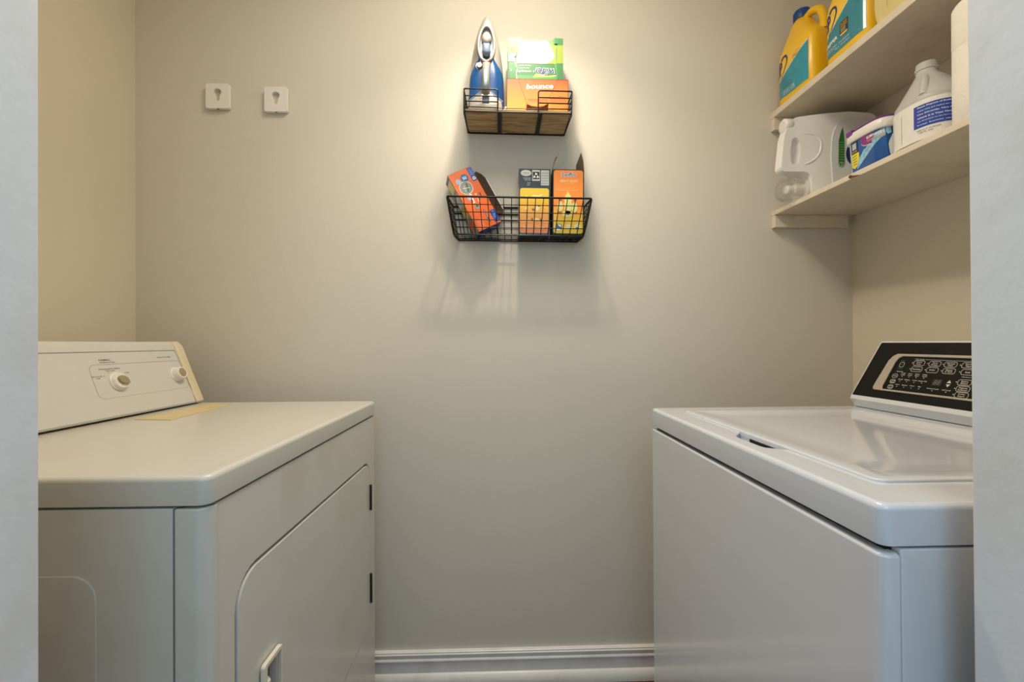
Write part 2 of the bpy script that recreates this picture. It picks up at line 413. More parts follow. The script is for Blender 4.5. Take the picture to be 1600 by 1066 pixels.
# fascia face: groove lines, printed outline and words (frame s along y from the near side, t up the slope)
b = MB()
b.plate([(.05, .004), (.702, .004), (.694, .158), (.05, .158)], [], CF, .0005, .0022, fasciam)
b.line([(.05, .1585), (.694, .1585)], CF, .0032, .0012, greyprint)
b.line([(.7035, .004), (.7025, .02), (.706, .024), (.694, .150), (.690, .158)], CF, .0032, .0011, greyprint)
b.line(rrect(.422, .700, .047, .128, .014, 5), CF, .0026, .0011, mat('outline_print', 'b4aea2', .5), closed=True)
b.text('FABRIC', CF, .468, .1385, .030, .0048, .0027, greyprint, bold=.01)
b.text('TEMPERATURE', CF, .472, .1325, .040, .0028, .0027, greyprint)
b.text('PERMANENT PRESS', CF, .472, .1165, .055, .0030, .0027, greyprint)
b.text('MEDIUM', CF, .472, .1120, .022, .0026, .0027, greyprint)
b.text('DELICATE', CF, .434, .100, .026, .0030, .0027, greyprint)
b.text('LOW', CF, .436, .0955, .010, .0026, .0027, greyprint)
b.text('HIGH', CF, .514, .1045, .012, .0030, .0027, greyprint)
b.decal(oval(.452, .100, .001, .0012, 8), CF, .0027, greyprint); b.decal(oval(.4655, .107, .001, .0012, 8), CF, .0027, greyprint)
b.text('PUSH TO START', CF, .646, .1395, .048, .0034, .0027, greyprint)
b.box(0, .0001, 0, .0001, 0, .0001, fasciam, Matrix.Translation(CF(.3, .08, .001)))
b.plate([(.652, .0205), (.658, .0205), (.658, .0275), (.652, .0275)], [], CF, .0022, .0026, darkprint)
b.text('KENMORE', CF, .672, .0245, .026, .0046, .0027, darkprint, bold=.02)
b.line([(.659, .0200), (.686, .0200)], CF, .0027, .0008, darkprint)
b.text('Heavy Duty  .  Extra Large Capacity', CF, .486, .0225, .105, .0042, .0027, mat('faint_print', 'a9a498', .5))
b.build('fascia', con)
nrm = (CF(0, 0, 1) - CF(0, 0, 0)); up = (CF(0, 1, 0) - CF(0, 0, 0)); sd = Vector((0, 1, 0))
def dialM(s_, t_, h=.0022):
    M = Matrix((( sd.x, up.x, nrm.x, 0), (sd.y, up.y, nrm.y, 0), (sd.z, up.z, nrm.z, 0), (0, 0, 0, 1)))
    return Matrix.Translation(CF(s_, t_, h)) @ M
d = MB(); M = dialM(.482, .084)
d.lathe([(.0225, 0), (.0225, .003), (.0205, .004), (.0192, .009), (.0178, .0105)], white, M)
dk = d.build('dial', con, angle=45)
d = MB(); pf = lambda a, c, h=0: M @ Vector((a, c, h))
d.plate(oval(.001, 0, .0135, .0095, 20, -.5) , [], pf, .0104, .0165, khaki); d.plate([(.008, -.011), (.0165, -.0085), (.0125, .0015), (.006, .004)], [], pf, .0104, .0145, khaki)
d.build('grip', dk, bevel=.001)
d = MB(); M2 = dialM(.668, .088)
d.lathe([(.0205, 0), (.0205, .002), (.0185, .003), (.0175, .016), (.016, .0185), (.0125, .0185)], white, M2)
dk = d.build('dial', con, angle=45)
d = MB(); d.lathe([(.0124, .0150), (.0124, .0192), (.011, .0198)], khaki, M2); d.build('grip', dk, angle=45)

# ------------------------------------------------------------------ washer
W = thing('washer', 'white top-loading washing machine with black control panel, at right', 'washer', (XWA, WY1, 0), .0047)
WW = WY1 - WY0; WB = .67
b = MB(); b.box(.020, WB, -WW + .001, -.001, .03, .866, washm); b.box(.05, WB - .03, -WW + .03, -.03, 0, .031, darkgap)
b.build('cabinet', W, bevel=.002)
b = MB()     # front panel with rounded corners wrapping on to the sides
def rr_front(z):
    q = rrect(-.0005, .060, -WW, 0, (.012, .001, .001, .012), 6); return [Vector((x, y, z)) for x, y in q]
ring = [(x, y) for x, y in rrect(-.0005, .0185, -WW, 0, (.012, .0008, .0008, .012), 6)]
R = [[Vector((x, y, .03)) for x, y in ring]]
for k in range(5):
    a = PI / 2 * k / 4; i = .005 * (1 - math.cos(a))
    R.append([Vector((x, y, .8615 - .005 + .005 * math.sin(a))) for x, y in rrect(-.0005 + i, .0185 - i * .2, -WW + i, -i, (.012, .0008, .0008, .012), 6)])
b.loft(R, washm); b.build('front_panel', W, angle=50, wn=True)
b = MB(); b.box(.012, WB - .01, -WW + .012, -.012, .860, .871, darkgap); b.build('deck_gap_dark', W)  # dark box standing in for shade in the gap below the deck
# deck with finger pocket
zt = .9127
R = lid_rings(-.0005, WB, -WW, 0, .013, .868, zt, .0075)
last = R[-1]
b = MB(); b.loft(R, washtop, True, False)
pk = [(.056, -.455), (.030, -.438), (.0275, -.425), (.0275, -.365), (.030, -.352), (.056, -.318)]     # pocket outline (local x, y)
vs = [b.bm.verts.new(p) for p in last]; pv = [b.bm.verts.new((x, y, zt)) for x, y in pk]
E = [b.bm.edges.new((vs[i], vs[(i + 1) % len(vs)])) for i in range(len(vs))] + [b.bm.edges.new((pv[i], pv[(i + 1) % 6])) for i in range(6)]
bmesh.ops.triangle_fill(b.bm, use_beauty=True, edges=E)
for i in range(6):
    p, q = pk[i], pk[(i + 1) % 6]; b.face([(*p, zt), (*q, zt), (q[0], q[1], zt - .018), (p[0], p[1], zt - .018)], washtop)
b.face([(x, y, zt - .018) for x, y in pk], washtop)
b.build('top_deck', W, angle=60, wn=True)
b = MB()
L0, L1, M0, M1 = .0555, .495, -WW + .068, -.068
R = []
for i, z, r in ((0, zt - .0060, .014), (0, zt + .0015, .014), (.0012, zt + .0030, .013), (.003, zt + .0038, .012), (.012, zt + .0042, .012), (.030, zt + .0035, .02), (.045, zt + .0010, .03), (.09, zt - .0015 + .001, .04)):
    R.append([Vector((x, y, z)) for x, y in rrect(L0 + i, L1 - i, M0 + i, M1 - i, r, 6)])
b.loft(R, washtop, True, True); b.build('lid', W, angle=60, wn=True)
b = MB(); b.box(.0545, .0555, -.440, -.352, zt - .0178, zt - .0050, darkgap)  # dark strip put in as the shade below the lid edge
b.build('lip_shade', W)
# console
wx0, wx1, wz0, wz1 = .908 - XWA, .972 - XWA, .938, 1.078
WF = plane((wx0, 1.115 - WY1, wz0), (0, -1, 0), (wx1 - wx0, 0, wz1 - wz0))
WL = math.hypot(wx1 - wx0, wz1 - wz0)
def wprof(i=0): return [(wx0 + .012 + i, .9128), (wx0 - .001 + i, wz0 - .004), (wx0 + .001 + i, wz0 + .004), (wx1 + i, wz1), (wx1 + .006, wz1 + .004 - i), (WB - .02, wz1 + .004 - i), (WB, wz1 - .02), (WB, .9128)]
b = MB(); ye0, ye1 = 1.119 - WY1, -WW + .012
# end face narrows towards the top
def wring(y, sk): return [Vector((x, y + sk * max(0, z - wz0) / (wz1 - wz0) * .020, z)) for x, z in wprof()]
b.loft([wring(ye0, -1), wring(ye1, 1)], washm)
wc = b.build('console', W, bevel=.004, seg=4)
sN = 1.115 - WY0 - .012                     # near end along s
b = MB(); b.plate(rrect(.0, .001, 0, .001, 0, 1) and [(.002, .0065), (sN - .006, .0065), (sN - .026, .1530), (.0255, .1530), (.0225, .1510)], [], WF, -.002, .0012, blackgl)
b.build('glass_panel', wc, bevel=.0006)
# silver surround and inner control field
def skew(pts, k=-.36, t0=.03):     # slanted left end like the photo
    return [(s_ + (t - t0) * k * -1 if False else s_, t) for s_, t in pts]
outer = [(.060, .026), (.056, .031), (.0565, .040), (.068, .104), (.075, .116), (.085, .1225), (sN - .10, .1225), (sN - .082, .110), (sN - .07, .04), (sN - .08, .026)]
inner = [(.084, .0305), (.0805, .035), (.081, .042), (.0875, .100), (.092, .111), (.101, .1165), (sN - .11, .1165), (sN - .095, .106), (sN - .085, .04), (sN - .09, .0305)]
b = MB(); b.plate(outer, [inner], WF, .001, .0045, silver); b.build('bezel', wc, bevel=.001)
b = MB(); b.plate(inner, [], WF, .001, .0016, panelbk)
hh = .0019
def key(cu, cv, l1, l2=None, wd=.0255, ht=.0118, led=True, m=greytx, t1=greytx):
    b.line(rrect(cu - wd / 2, cu + wd / 2, cv - ht / 2, cv + ht / 2, .004, 3), WF, hh, .0009, m, closed=True)
    if l2: b.text(l1, WF, cu, cv + .0021, min(.019, .0027 * len(l1)), .0031, hh, t1, bold=.02); b.text(l2, WF, cu, cv - .0021, min(.019, .0027 * len(l2)), .0031, hh, t1, bold=.02)
    else: b.text(l1, WF, cu, cv, min(.020, .0026 * len(l1)), .0036, hh, t1, bold=.02)
    if led: b.decal(oval(cu - wd / 2 - .003, cv, .0012, .0012, 8), WF, hh, greytx)
key(.105, .0955, 'O', None, .011, .012, False, greytx, greentx)
b.text('Start', WF, .105, .1055, .011, .0028, hh, greentx, bold=.02); b.text('Pause', WF, .105, .0860, .011, .0028, hh, greentx, bold=.02)
b.text('Wash Cycles', WF, .143, .1105, .022, .0030, hh, greytx, bold=.02); b.line([(.156, .1105), (.36, .1105)], WF, hh, .0006, greytx)
for cu, l1, l2 in ((.145, 'Heavy', 'Duty'), (.181, 'Perm', 'Press'), (.2145, 'Normal', 'Wash'), (.250, 'Quick', 'Wash')): key(cu, .1015, l1, l2)
for cu, l1, l2 in ((.145, 'Favorites', None), (.181, 'Bulky', None), (.2165, 'Rinse', '& Spin'), (.254, 'Soak', None)): key(cu, .0865, l1, l2)
b.text('Selections', WF, .107, .0785, .016, .0026, hh, greytx, bold=.02)
for cv, l1, l2 in ((.0665, 'Temp', None), (.0525, 'Load', 'Size'), (.0385, 'Soil', 'Level')): key(.0995, cv, l1, l2, .013, .0095, False)
for cu, l1, l2 in ((.118, 'Cold', 'Cold'), (.135, 'Warm', 'Cold'), (.152, 'Warm', 'Warm'), (.170, 'Hot', 'Cold')):
    b.text(l1, WF, cu, .0745, .010, .0026, hh, greytx, bold=.02); b.text(l2, WF, cu, .0705, .010, .0026, hh, greytx, bold=.02); b.decal(oval(cu, .0665, .0011, .0011, 8), WF, hh, greytx)
for cu, l in ((.117, 'Small'), (.134, 'Medium'), (.152, 'Large'), (.170, 'Auto Fill')):
    b.text(l, WF, cu, .0590, .0022 * len(l), .0026, hh, greytx, bold=.02); b.decal(oval(cu, .0545, .0011, .0011, 8), WF, hh, greytx)
for cu, l in ((.115, 'Light'), (.133, 'Medium'), (.151, 'Heavy'), (.169, 'Max')):
    b.text(l, WF, cu, .0455, .0022 * len(l), .0026, hh, greytx, bold=.02); b.decal(oval(cu, .0405, .0011, .0011, 8), WF, hh, greytx)
b.text('Control Lock', WF, .199, .0440, .026, .0028, hh, greytx, bold=.02); b.decal(oval(.199, .0395, .0012, .0012, 8), WF, hh, greytx)
b.text('Lid Lock', WF, .228, .0440, .018, .0028, hh, greytx, bold=.02); b.decal(oval(.228, .0395, .0012, .0012, 8), WF, hh, greytx)
b.decal([(.222, .0600), (.231, .0600), (.2265, .0665)], WF, hh, greytx); b.decal([(.222, .0570), (.231, .0570), (.2265, .0505)], WF, hh, greytx)
b.text('Options', WF, .255, .0755, .018, .0026, hh, greytx, bold=.02)
for cu, cv, l1, l2 in ((.256, .0640, 'Extra', 'Rinse'), (.258, .0500, 'Fabric', 'Softener'), (.260, .0365, 'Delay', 'Start')): key(cu, cv, l1, l2)
b.build('control_panel', wc)
b = MB(); b.plate(rrect(.192, .213, .0510, .0665, .0008, 2), [], WF, .0015, .0022, mat('display_window', '1b1814', .2)); b.text('88', WF, .2025, .0588, .015, .012, .0024, dispm, shear=.15, bold=.03)
b.build('display', wc)

# ------------------------------------------------------------------ wall shelves
def shelf(zt_, th, label):
    t = thing('wall_shelf', label, 'shelf', (XS, YW, zt_), 0, None)
    b = MB(); b.box(0, XR - XS - .0005, YF - YW + .002, -.0005, -th, 0, shelfm); bd = b.build('board', t, bevel=.0012)
    b = MB(); b.box(.001, .245, -.020, -.0008, -th - .040, -th - .0004, shelfm); b.build('cleat', t, bevel=.001)
    return t, bd
s1, bd1 = shelf(ZS1, .014, 'lower painted wooden shelf holding the white jugs above the washer')
s2, bd2 = shelf(ZS2, .020, 'upper painted wooden shelf holding the yellow jugs')
# splinter knocked out of the lower shelf edge
b = MB()
b.tube([(-.0012, -.329, -.007), (-.003, -.333, -.008), (-.0015, -.338, -.010)], [.002, .0045, .001], mat('bare_wood', '6b4a30', .8), n=7)
b.tube([(-.002, -.336, -.009), (-.002, -.352, -.0125), (-.001, -.360, -.0135)], [.0024, .0014, .0004], MATS['bare_wood'], n=6)
sp = b.build('splinter', bd1); sp['label'] = 'brown splinter on the shelf edge'

# ------------------------------------------------------------------ two white wall holders
for (x0, x1, z0, z1, lb) in ((-.9235, -.851, 1.829, 1.907, 'white square wall bracket with keyhole slot, left one'), (-.7415, -.670, 1.820, 1.899, 'white square wall bracket with keyhole slot, nearer the iron')):
    cxm, czm = (x0 + x1) / 2, (z0 + z1) / 2
    t = thing('wall_bracket', lb, 'bracket', (cxm, YW, czm), 0, 'white keyhole brackets on the back wall')
    fn = lambda a, c, h: Vector((a, -h, c)); hw, hz = (x1 - x0) / 2, (z1 - z0) / 2
    key_ = [(.0125 * math.cos(a), .012 + .0115 * math.sin(a)) for a in [math.radians(-50 + 280 * i / 14) for i in range(15)]] + [(-.0068, -.006)] + [(.0068 * math.cos(a), -.009 + .0068 * math.sin(a)) for a in [math.radians(180 + 180 * i / 6) for i in range(7)]] + [(.0068, -.006)]
    key_ = key_[::-1]
    b = MB(); b.plate(rrect(-hw, hw, -hz, hz, .006), [key_], fn, .004, .015, white); b.build('cover', t, bevel=.0025)
    b = MB(); b.plate(rrect(-hw + .001, hw - .001, -hz + .001, hz - .001, .006), [], fn, .0003, .0038, mat('bracket_back', 'c9bfa8', .5)); b.box(-.003, .003, -.012, -.008, -hz - .0006, -hz + .002, darkgap); b.build('back_plate', t)

# ------------------------------------------------------------------ upper rack: wooden board in a black wire frame
RX0, RX1, RD, RZ = -.1025, .2165, .138, 1.757
rk = thing('wire_rack_shelf', 'small wood-bottomed black wire rack on the wall holding the iron', 'rack', ((RX0 + RX1) / 2, YW, RZ), rot=(0, .018, 0))
hw = (RX1 - RX0) / 2
woodm = mat('rack_wood', 'a58a63', .5, noise=.25, nscale=6)
nt = woodm.node_tree; wv = nt.nodes.new('ShaderNodeTexNoise'); mp = nt.nodes.new('ShaderNodeMapping'); tcn = [n for n in nt.nodes if n.type == 'TEX_COORD'][0]
mp.inputs['Scale'].default_value = (5, 60, 60); wv.inputs['Scale'].default_value = 1.6; wv.inputs['Detail'].default_value = 5; wv.inputs['Distortion'].default_value = 1.2
nt.links.new(tcn.outputs['Object'], mp.inputs[0]); nt.links.new(mp.outputs[0], wv.inputs['Vector'])
rp = nt.nodes.new('ShaderNodeValToRGB'); rp.color_ramp.elements[0].position = .35; rp.color_ramp.elements[1].position = .62
rp.color_ramp.elements[0].color = (*lin('8f6f48'), 1); rp.color_ramp.elements[1].color = (*lin('d2b283'), 1)
nt.links.new(wv.outputs['Fac'], rp.inputs[0]); nt.links.new(rp.outputs[0], nt.nodes['Principled BSDF'].inputs['Base Color'])
b = MB(); b.box(-hw + .005, hw - .005, -RD + .003, -.004, .0042, .0115, woodm); b.build('board', rk, bevel=.001)
wr = .0021
b = MB()
b.tube(fillet([(-hw, -RD, 0.002), (hw, -RD, 0.002), (hw - .004, -.003, .002), (-hw + .004, -.003, .002)], .010, True), wr, black, closed=True)
b.tube([(-hw + .09, -RD, .0135), (hw - .09, -RD, .0135)], .0013, black)
b.tube(fillet([(-hw + .002, -.003, .016), (-hw, -RD, .0155), (-hw + .10, -RD, .0145)], .006), .0017, black)
b.tube(fillet([(hw - .002, -.003, .016), (hw, -RD, .0155), (hw - .097, -RD, .0145)], .006), .0017, black)
b.build('frame', rk)
for sg in (-1, 1):
    b = MB(); w_ = .10
    for z in (.0315, .0475):
        b.tube(fillet([(sg * (hw - .003), -.003, z), (sg * hw, -RD, z), (sg * (hw - w_), -RD, z)], .007), .0019, black)
    z = .068
    b.tube(fillet([(sg * (hw - .003), -.003, z), (sg * hw, -RD, z), (sg * (hw - w_), -RD, z), (sg * (hw - w_), -RD, .002)], .007), .0021, black)
    b.tube([(sg * (hw - .001), -RD, z - .006), (sg * (hw - .001), -RD, .002)], .0019, black)
    b.tube([(sg * (hw - .003), -.003, z), (sg * (hw - .003), -.003, .002)], .0019, black)
    b.build('side_guard', rk)
    b = MB(); xs = -.054 if sg < 0 else .0665
    b.box(xs - .006, xs + .006, -RD - .002, -.002, .0005, .0028, black); b.build('strap', rk)
# steam iron standing on its heel -------------------------------------------------
IZ = RZ + .0167; ICX = -.0385; IH = .316
ir = thing('steam_iron', 'blue and silver steam iron standing upright on its heel in the rack', 'iron', (ICX, 1.345, IZ), rot=(0, .018, 0))
def iz(py, h=0):      # height on the iron of a feature lying h in front of its middle plane
    return H + (2.082 - (py - 30) * .00198 - H) * (1.345 - h) / 1.357 - IZ
def iw(z, k=1.0): return .0570 * k * max(0, 1 - max(0, min(1, z / IH)) ** 2.2) ** .60
def iron_outline(k=1.0, z0=0, q=1.0, n=18):
    zs = [z0 + (IH * q - z0) * math.sin(PI / 2 * i / n) for i in range(n + 1)]
    R_ = [(iw(z / q, k), z) for z in zs]
    return R_[:-1] + [(0, IH * q)] + [(-a, z) for a, z in R_[:-1][::-1]]
fi = lambda a, c, h: Vector((a, -h, c))
b = MB(); b.plate(iron_outline(1.0), [], fi, -.036, -.030, steel); b.build('soleplate', ir, bevel=.001)
b = MB(); b.loft([[fi(a, c, h) for a, c in iron_outline(k, .002, q)] for k, h, q in ((.99, -.029, .998), (1.0, -.018, .992), (.97, 0, .975), (.88, .012, .955), (.74, .020, .93), (.55, .025, .89))], pearl); b.build('body', ir, angle=50)
for sg in (-1, 1):
    b = MB(); R = []
    for k, h in ((1.0, .002), (.985, .0095), (.91, .018), (.74, .025), (.4, .029)):
        ol = []; zt_ = iz(86, h); z0_ = .016
        for i in range(15):
            z = z0_ + (zt_ - z0_) * i / 14; wd = iw(z) * .965 - .026 * max(0, (i - 8) / 6) ** 1.6; ol.append((sg * (.011 + (wd - .011) * k), z))
        ol += [(sg * .014, iz(92, h)), (sg * .010, iz(100, h)), (sg * .009, .03)]
        R.append([fi(a, c, h) for a, c in ol])
    b.loft(R, irblue); b.build('water_tank', ir, angle=50)
def egg(a, zt_, zb_, n=28):
    cz = (zt_ + zb_) / 2; hz_ = (zt_ - zb_) / 2
    return [(a * math.cos(2 * PI * i / n) * (1 - .10 * math.sin(2 * PI * i / n)), cz + hz_ * math.sin(2 * PI * i / n)) for i in range(n)]
b = MB(); b.plate(egg(.0275, iz(37, .038), iz(97, .038)), [egg(.0195, iz(41.5, .038), iz(93, .038))], fi, .012, .038, pearl); b.build('control_ring', ir, bevel=.003)
b = MB(); b.plate(egg(.0200, iz(41, .038), iz(93.5, .038)), [], fi, .012, .028, irgrey); b.decal(egg(.0165, iz(48, .028), iz(70, .028)), fi, .0285, irdark)
b.decal([(-.014, iz(79, .028)), (.014, iz(79, .028)), (.010, iz(90, .028)), (0, iz(93, .028)), (-.010, iz(90, .028))], fi, .0287, irdark); b.build('control_well', ir)
b = MB(); b.loft([[fi(a * k, iz(59, .036) + (c - iz(59, .036)) * k, h) for a, c in egg(.0150, iz(50, .036), iz(69, .036))] for k, h in ((1, .0283), (1, .036), (.85, .041), (.5, .043))], pearl); b.build('steam_button', ir, angle=50)
b = MB(); b.loft([[fi(a * k, iz(76, .038) + (c - iz(76, .038)) * k, h) for a, c in rrect(-.0115, .0115, iz(85.5, .038), iz(67.5, .038), (.010, .010, .003, .003))] for k, h in ((1, .0283), (1, .038), (.85, .043), (.5, .045))], irgrey); b.build('spray_button', ir, angle=50)
b = MB(); b.line([(-.012, iz(91, .04)), (-.006, iz(95, .04)), (.006, iz(95, .04)), (.012, iz(91, .04))], fi, .0392, .0022, red); b.build('red_trim', ir)
P = []
for py, w0, h in ((94, .0150, .036), (100, .0115, .048), (110, .0110, .056), (122, .0105, .060), (134, .0108, .058), (142, .0130, .046), (148, .018, .034)):
    P.append([fi(w0 * math.cos(a), iz(py, h), h - .013 + .013 * math.sin(a)) for a in [2 * PI * i / 16 for i in range(16)]])
b = MB(); b.loft(P, pearl); hd = b.build('handle', ir, angle=60)
b = MB(); b.loft([[fi(x, iz(py, h0), h) for x, h in ((-.0042, h0), (.0042, h0), (.0042, h0 + .0012), (-.0042, h0 + .0012))] for py, h0 in ((109, .0552), (116, .0580), (124, .0600), (132, .0585), (138, .0520))], irlight); b.build('grip_strip', hd)
b = MB()
b.loft([[fi(a, c, h) for a, c in pts] for pts, h in (([(-.053, .001), (.053, .001), (.051, iz(158, .004)), (.014, iz(142, .004)), (-.014, iz(142, .004)), (-.051, iz(158, .004))], .004), ([(-.050, .001), (.050, .001), (.047, iz(159, .030)), (.013, iz(143, .030)), (-.013, iz(143, .030)), (-.047, iz(159, .030))], .030), ([(-.032, .003), (.032, .003), (.028, iz(160, .037)), (.010, iz(147, .037)), (-.010, iz(147, .037)), (-.028, iz(160, .037))], .037))], pearl)
b.decal(rrect(-.0105, .0105, iz(161, .038), iz(149.5, .038), (.0005, .0005, .004, .004)), fi, .0375, irdark)
b.decal([(-.008, iz(160, .038)), (.008, iz(160, .038)), (.008, iz(154, .038)), (-.008, iz(154, .038))], fi, .0378, irblue)
b.line([(-.050, iz(158, .03)), (-.014, iz(142.5, .03)), (.014, iz(142.5, .03)), (.050, iz(158, .03))], fi, .0310, .0022, irgrey)
b.build('heel', ir, bevel=.0015)
b = MB(); b.lathe([(.0085, .018), (.0085, .033), (.007, .035)], pearl, Matrix.Translation((-.0200, 0, iz(103, .03))) @ Matrix.Rotation(PI / 2, 4, 'X'), 20); b.line(oval(-.0200, iz(103, .03), .0108, .0108, 16)[5:13], fi, .0290, .0016, wht); b.build('fabric_dial', ir)
tp_ = mat('tank_print', '9fc0de', .4)
tf = lambda a, c, h: Vector((a, -.0305 + max(0, abs(a) - .013) * .42, c))
b = MB(); b.text('STEAM', tf, .0250, iz(122, .025), .046, .0085, 0, tp_, rot=PI / 2, bold=.02); b.build('tank_lettering', ir, normals=False)
b = MB(); b.text('PRECISION', tf, -.0225, iz(122, .025), .044, .0042, 0, tp_, rot=PI / 2); b.build('tank_lettering', ir, normals=False)
b = MB()   # short end of the power cord beside the heel
b.tube(fillet([(.038, -.002, .008), (.052, -.008, .020), (.060, -.020, .022), (.060, -.034, .006), (.054, -.036, .0032), (.046, -.030, .0032)], .01), .0024, mat('cord_white', 'dcd6ca', .5), n=8); b.build('cord', ir)
# orange dryer-sheet box -----------------------------------------------------------
og = gradient('orange_fade', [(0, 'f3a03a'), (.45, 'f38a35'), (1, 'e9552c')], 'Z', .32, .3)
ox = thing('dryer_sheet_box', 'orange dryer sheet box with torn opening, standing in the wall rack', 'box', (.117, 1.352, RZ + .0122 - .0003), rot=(0, .0180, 0))
OW, OH, OD = .186, .110, .066
fo = plane((-OW / 2, -OD / 2 + .006, 0), (1, 0, 0), (0, 0, 1)); fo2 = lambda a, c, h: Vector((-OW / 2 + a, -OD / 2 - h + .006, c))
b = MB(); opening = [(.058, .0008), (.060, .028), (.062, .033), (.075, .027), (.094, .0255), (.112, .028), (.120, .033), (.126, .036), (.126, .0008)]
b.plate([(0, 0), (.058, 0), (.060, .028), (.062, .033), (.075, .027), (.094, .0255), (.112, .028), (.120, .033), (.126, .036), (.126, 0), (OW, 0), (OW, OH), (0, OH)], [], fo2, -.0008, 0, og, cardin)
b.box(-OW / 2, OW / 2, OD / 2 - .001, OD / 2, 0, OH, og); b.box(-OW / 2, -OW / 2 + .001, -OD / 2 + .006, OD / 2, 0, OH, og); b.box(OW / 2 - .001, OW / 2, -OD / 2 + .006, OD / 2, 0, OH, og)
b.box(-OW / 2, OW / 2, -OD / 2 + .006, OD / 2, 0, .001, og); b.box(-OW / 2, OW / 2, -OD / 2 + .006, OD / 2, OH - .001, OH, og)
b.box(-OW / 2 + .002, OW / 2 - .002, .004, .005, .001, OH - .002, mat('cardboard_tan', 'cfae88', .8))
b.line([(.034, .109), (.060, .040), (.0605, .030)], fo2, .0003, .0012, mat('crease_brown', '8a3a1c', .6)); b.line([(.060, .036), (.050, .002)], fo2, .0003, .0009, MATS['crease_brown'])
b.line([(.154, .109), (.134, .066)], fo2, .0003, .0012, MATS['crease_brown']); b.line([(.134, .066), (.127, .055)], fo2, .0003, .0009, MATS['crease_brown'])
b.text('bounce', fo2, .099, .0885, .082, .0155, .0005, wht, rot=.05, shear=.15, bold=.025)
b.text('oo', fo2, .175, .056, .008, .005, .0004, MATS['crease_brown']); 
for k in range(7): b.line([(.164 + k * .0022, .028), (.164 + k * .0022, .046)], fo2, .0004, .0009, MATS['crease_brown'])
b.line(rrect(.162, .182, .022, .050, .002, 2), fo2, .0004, .0006, MATS['crease_brown'], closed=True)
cb = b.build('carton', ox, normals=False)
b = MB()   # curled tongue of the torn panel
b.loft([[fo2(a, c, h) for a, c in ((.062, .033), (.075, .027), (.094, .0255), (.112, .028), (.126, .036))] for h in (.0006, .0016)] , og, False, False, False)
b.loft([[fo2(a, c, h) for a, c in ((.062, .034), (.075, .028), (.094, .0265), (.112, .029), (.126, .037))] for h in (.0018, .0004)] + [[fo2(a, c, .0002) for a, c in ((.064, .05), (.078, .05), (.094, .05), (.110, .05), (.124, .05))]], og, False, False, False)
b.build('tongue', ox, normals=False)
b = MB(); b.plate([(.128, .050), (.140, .058), (.150, .056), (.160, .0595), (.178, .058), (.180, .004), (.150, .006), (.136, .020)], [], fo2, .0012, .0018, og, cardin); b.build('flap', ox)
# green sweeping-cloth box on top of the orange one, upside down ---------------------
gx = thing('cloth_refill_box', 'green and white sweeping cloth box lying upside down on the orange box', 'box', (.1125, 1.362, RZ + .0122 + OH + .0005), rot=(0, .004, 0))
GW, GH, GD = .168, .122, .062
fg = lambda a, c, h: Vector((-GW / 2 + a, -GD / 2 - h, c))
gd = mat('box_green_dark', '1c6f36', .4, coat=.1); gl = mat('box_green_light', '629a46', .4, coat=.1); gm = mat('box_green_mid', '3c8642', .4, coat=.1)
gy = mat('box_lime', '86961f', .4, coat=.1); wsh = mat('box_white_gloss', 'b9bbbb', .4, coat=.1)
b = MB(); b.box(-GW / 2, GW / 2, -GD / 2, GD / 2, 0, GH, gd)
b.decal([(.026, .002), (GW, .002), (GW, .013), (.026, .014)], fg, .0004, gm)
b.decal([(.026, .050), (.026, GH - .004), (.120, GH - .002), (.134, .098), (.144, .074), (.134, .058), (.118, .050)], fg, .0006, wsh)
b.decal([(.118, .050), (.134, .058), (.144, .074), (.134, .098), (.118, GH - .002), (GW, GH - .002), (GW, .050)], fg, .0004, gy)
b.decal([(.080, .108), (GW, .106), (GW, GH), (.026, GH)], fg, .0005, gl)
b.decal([(.028, .100), (.026, GH - .006), (.085, GH - .004), (.100, .108), (.128, .100), (.130, .095)], fg, .0007, wsh)
for p in ([(.070, .086), (.084, .084), (.092, .075)], [(.078, .094), (.084, .084)], [(.090, .097), (.084, .084)], [(.106, .067), (.108, .064)], [(.086, .082), (.100, .088), (.118, .090)], [(.092, .078), (.112, .080), (.128, .074)]): b.line(p, fg, .0010, .0012, mat('cloth_grey', 'a3a8b0', .6))
b.decal([(.075, .008), (.140, .010), (.156, .018), (.120, .013), (.086, .020)], fg, .0007, mat('swoosh_lime', 'c3d35a', .3))
b.text('Swiffer', fg, .1165, .026, .080, .023, .0008, wht, rot=PI - .04, shear=.2, bold=.03)
b.text('Swiffer', fg, .1165, .026, .076, .0195, .0011, navy, rot=PI - .04, shear=.2, bold=.012)
b.text('sweeping', fg, .0475, .0265, .046, .0090, .0008, wht, rot=PI, bold=.01)
b.text('dry cloths', fg, .050, .0365, .030, .004, .0008, wht, rot=PI); b.text('heavy duty', fg, .052, .0440, .034, .003, .0008, wht, rot=PI)
b.build('carton', gx, bevel=.0006, normals=False)
wavy = [(.004, 0), (.026, 0), (.024, .018), (.027, .034), (.019, .054), (.0185, .068), (.026, .080), (.032, .094), (.031, .108), (.034, GH + .004), (.006, GH + .005), (.001, .08)]
b = MB(); b.plate(wavy, [], fg, .0016, .0042, gd, mat('torn_edge', 'd9d0bc', .8))
b.line([(.027, .001), (.0255, .018), (.0285, .034), (.0205, .054), (.020, .068), (.0275, .080), (.0335, .094), (.0325, .108), (.0355, GH + .003)], fg, .0030, .0034, MATS['torn_edge'])
b.decal([(.003, .098), (.031, .096), (.031, .108), (.033, GH + .003), (.006, GH + .004)], fg, .0045, gl)
b.decal([(.002, .078), (.024, .078), (.031, .095), (.004, .097)], fg, .0045, gy); b.decal([(.001, .053), (.0185, .053), (.018, .068), (.0245, .078), (.002, .078)], fg, .0046, mat('sky_blue', '6f94b4', .4))
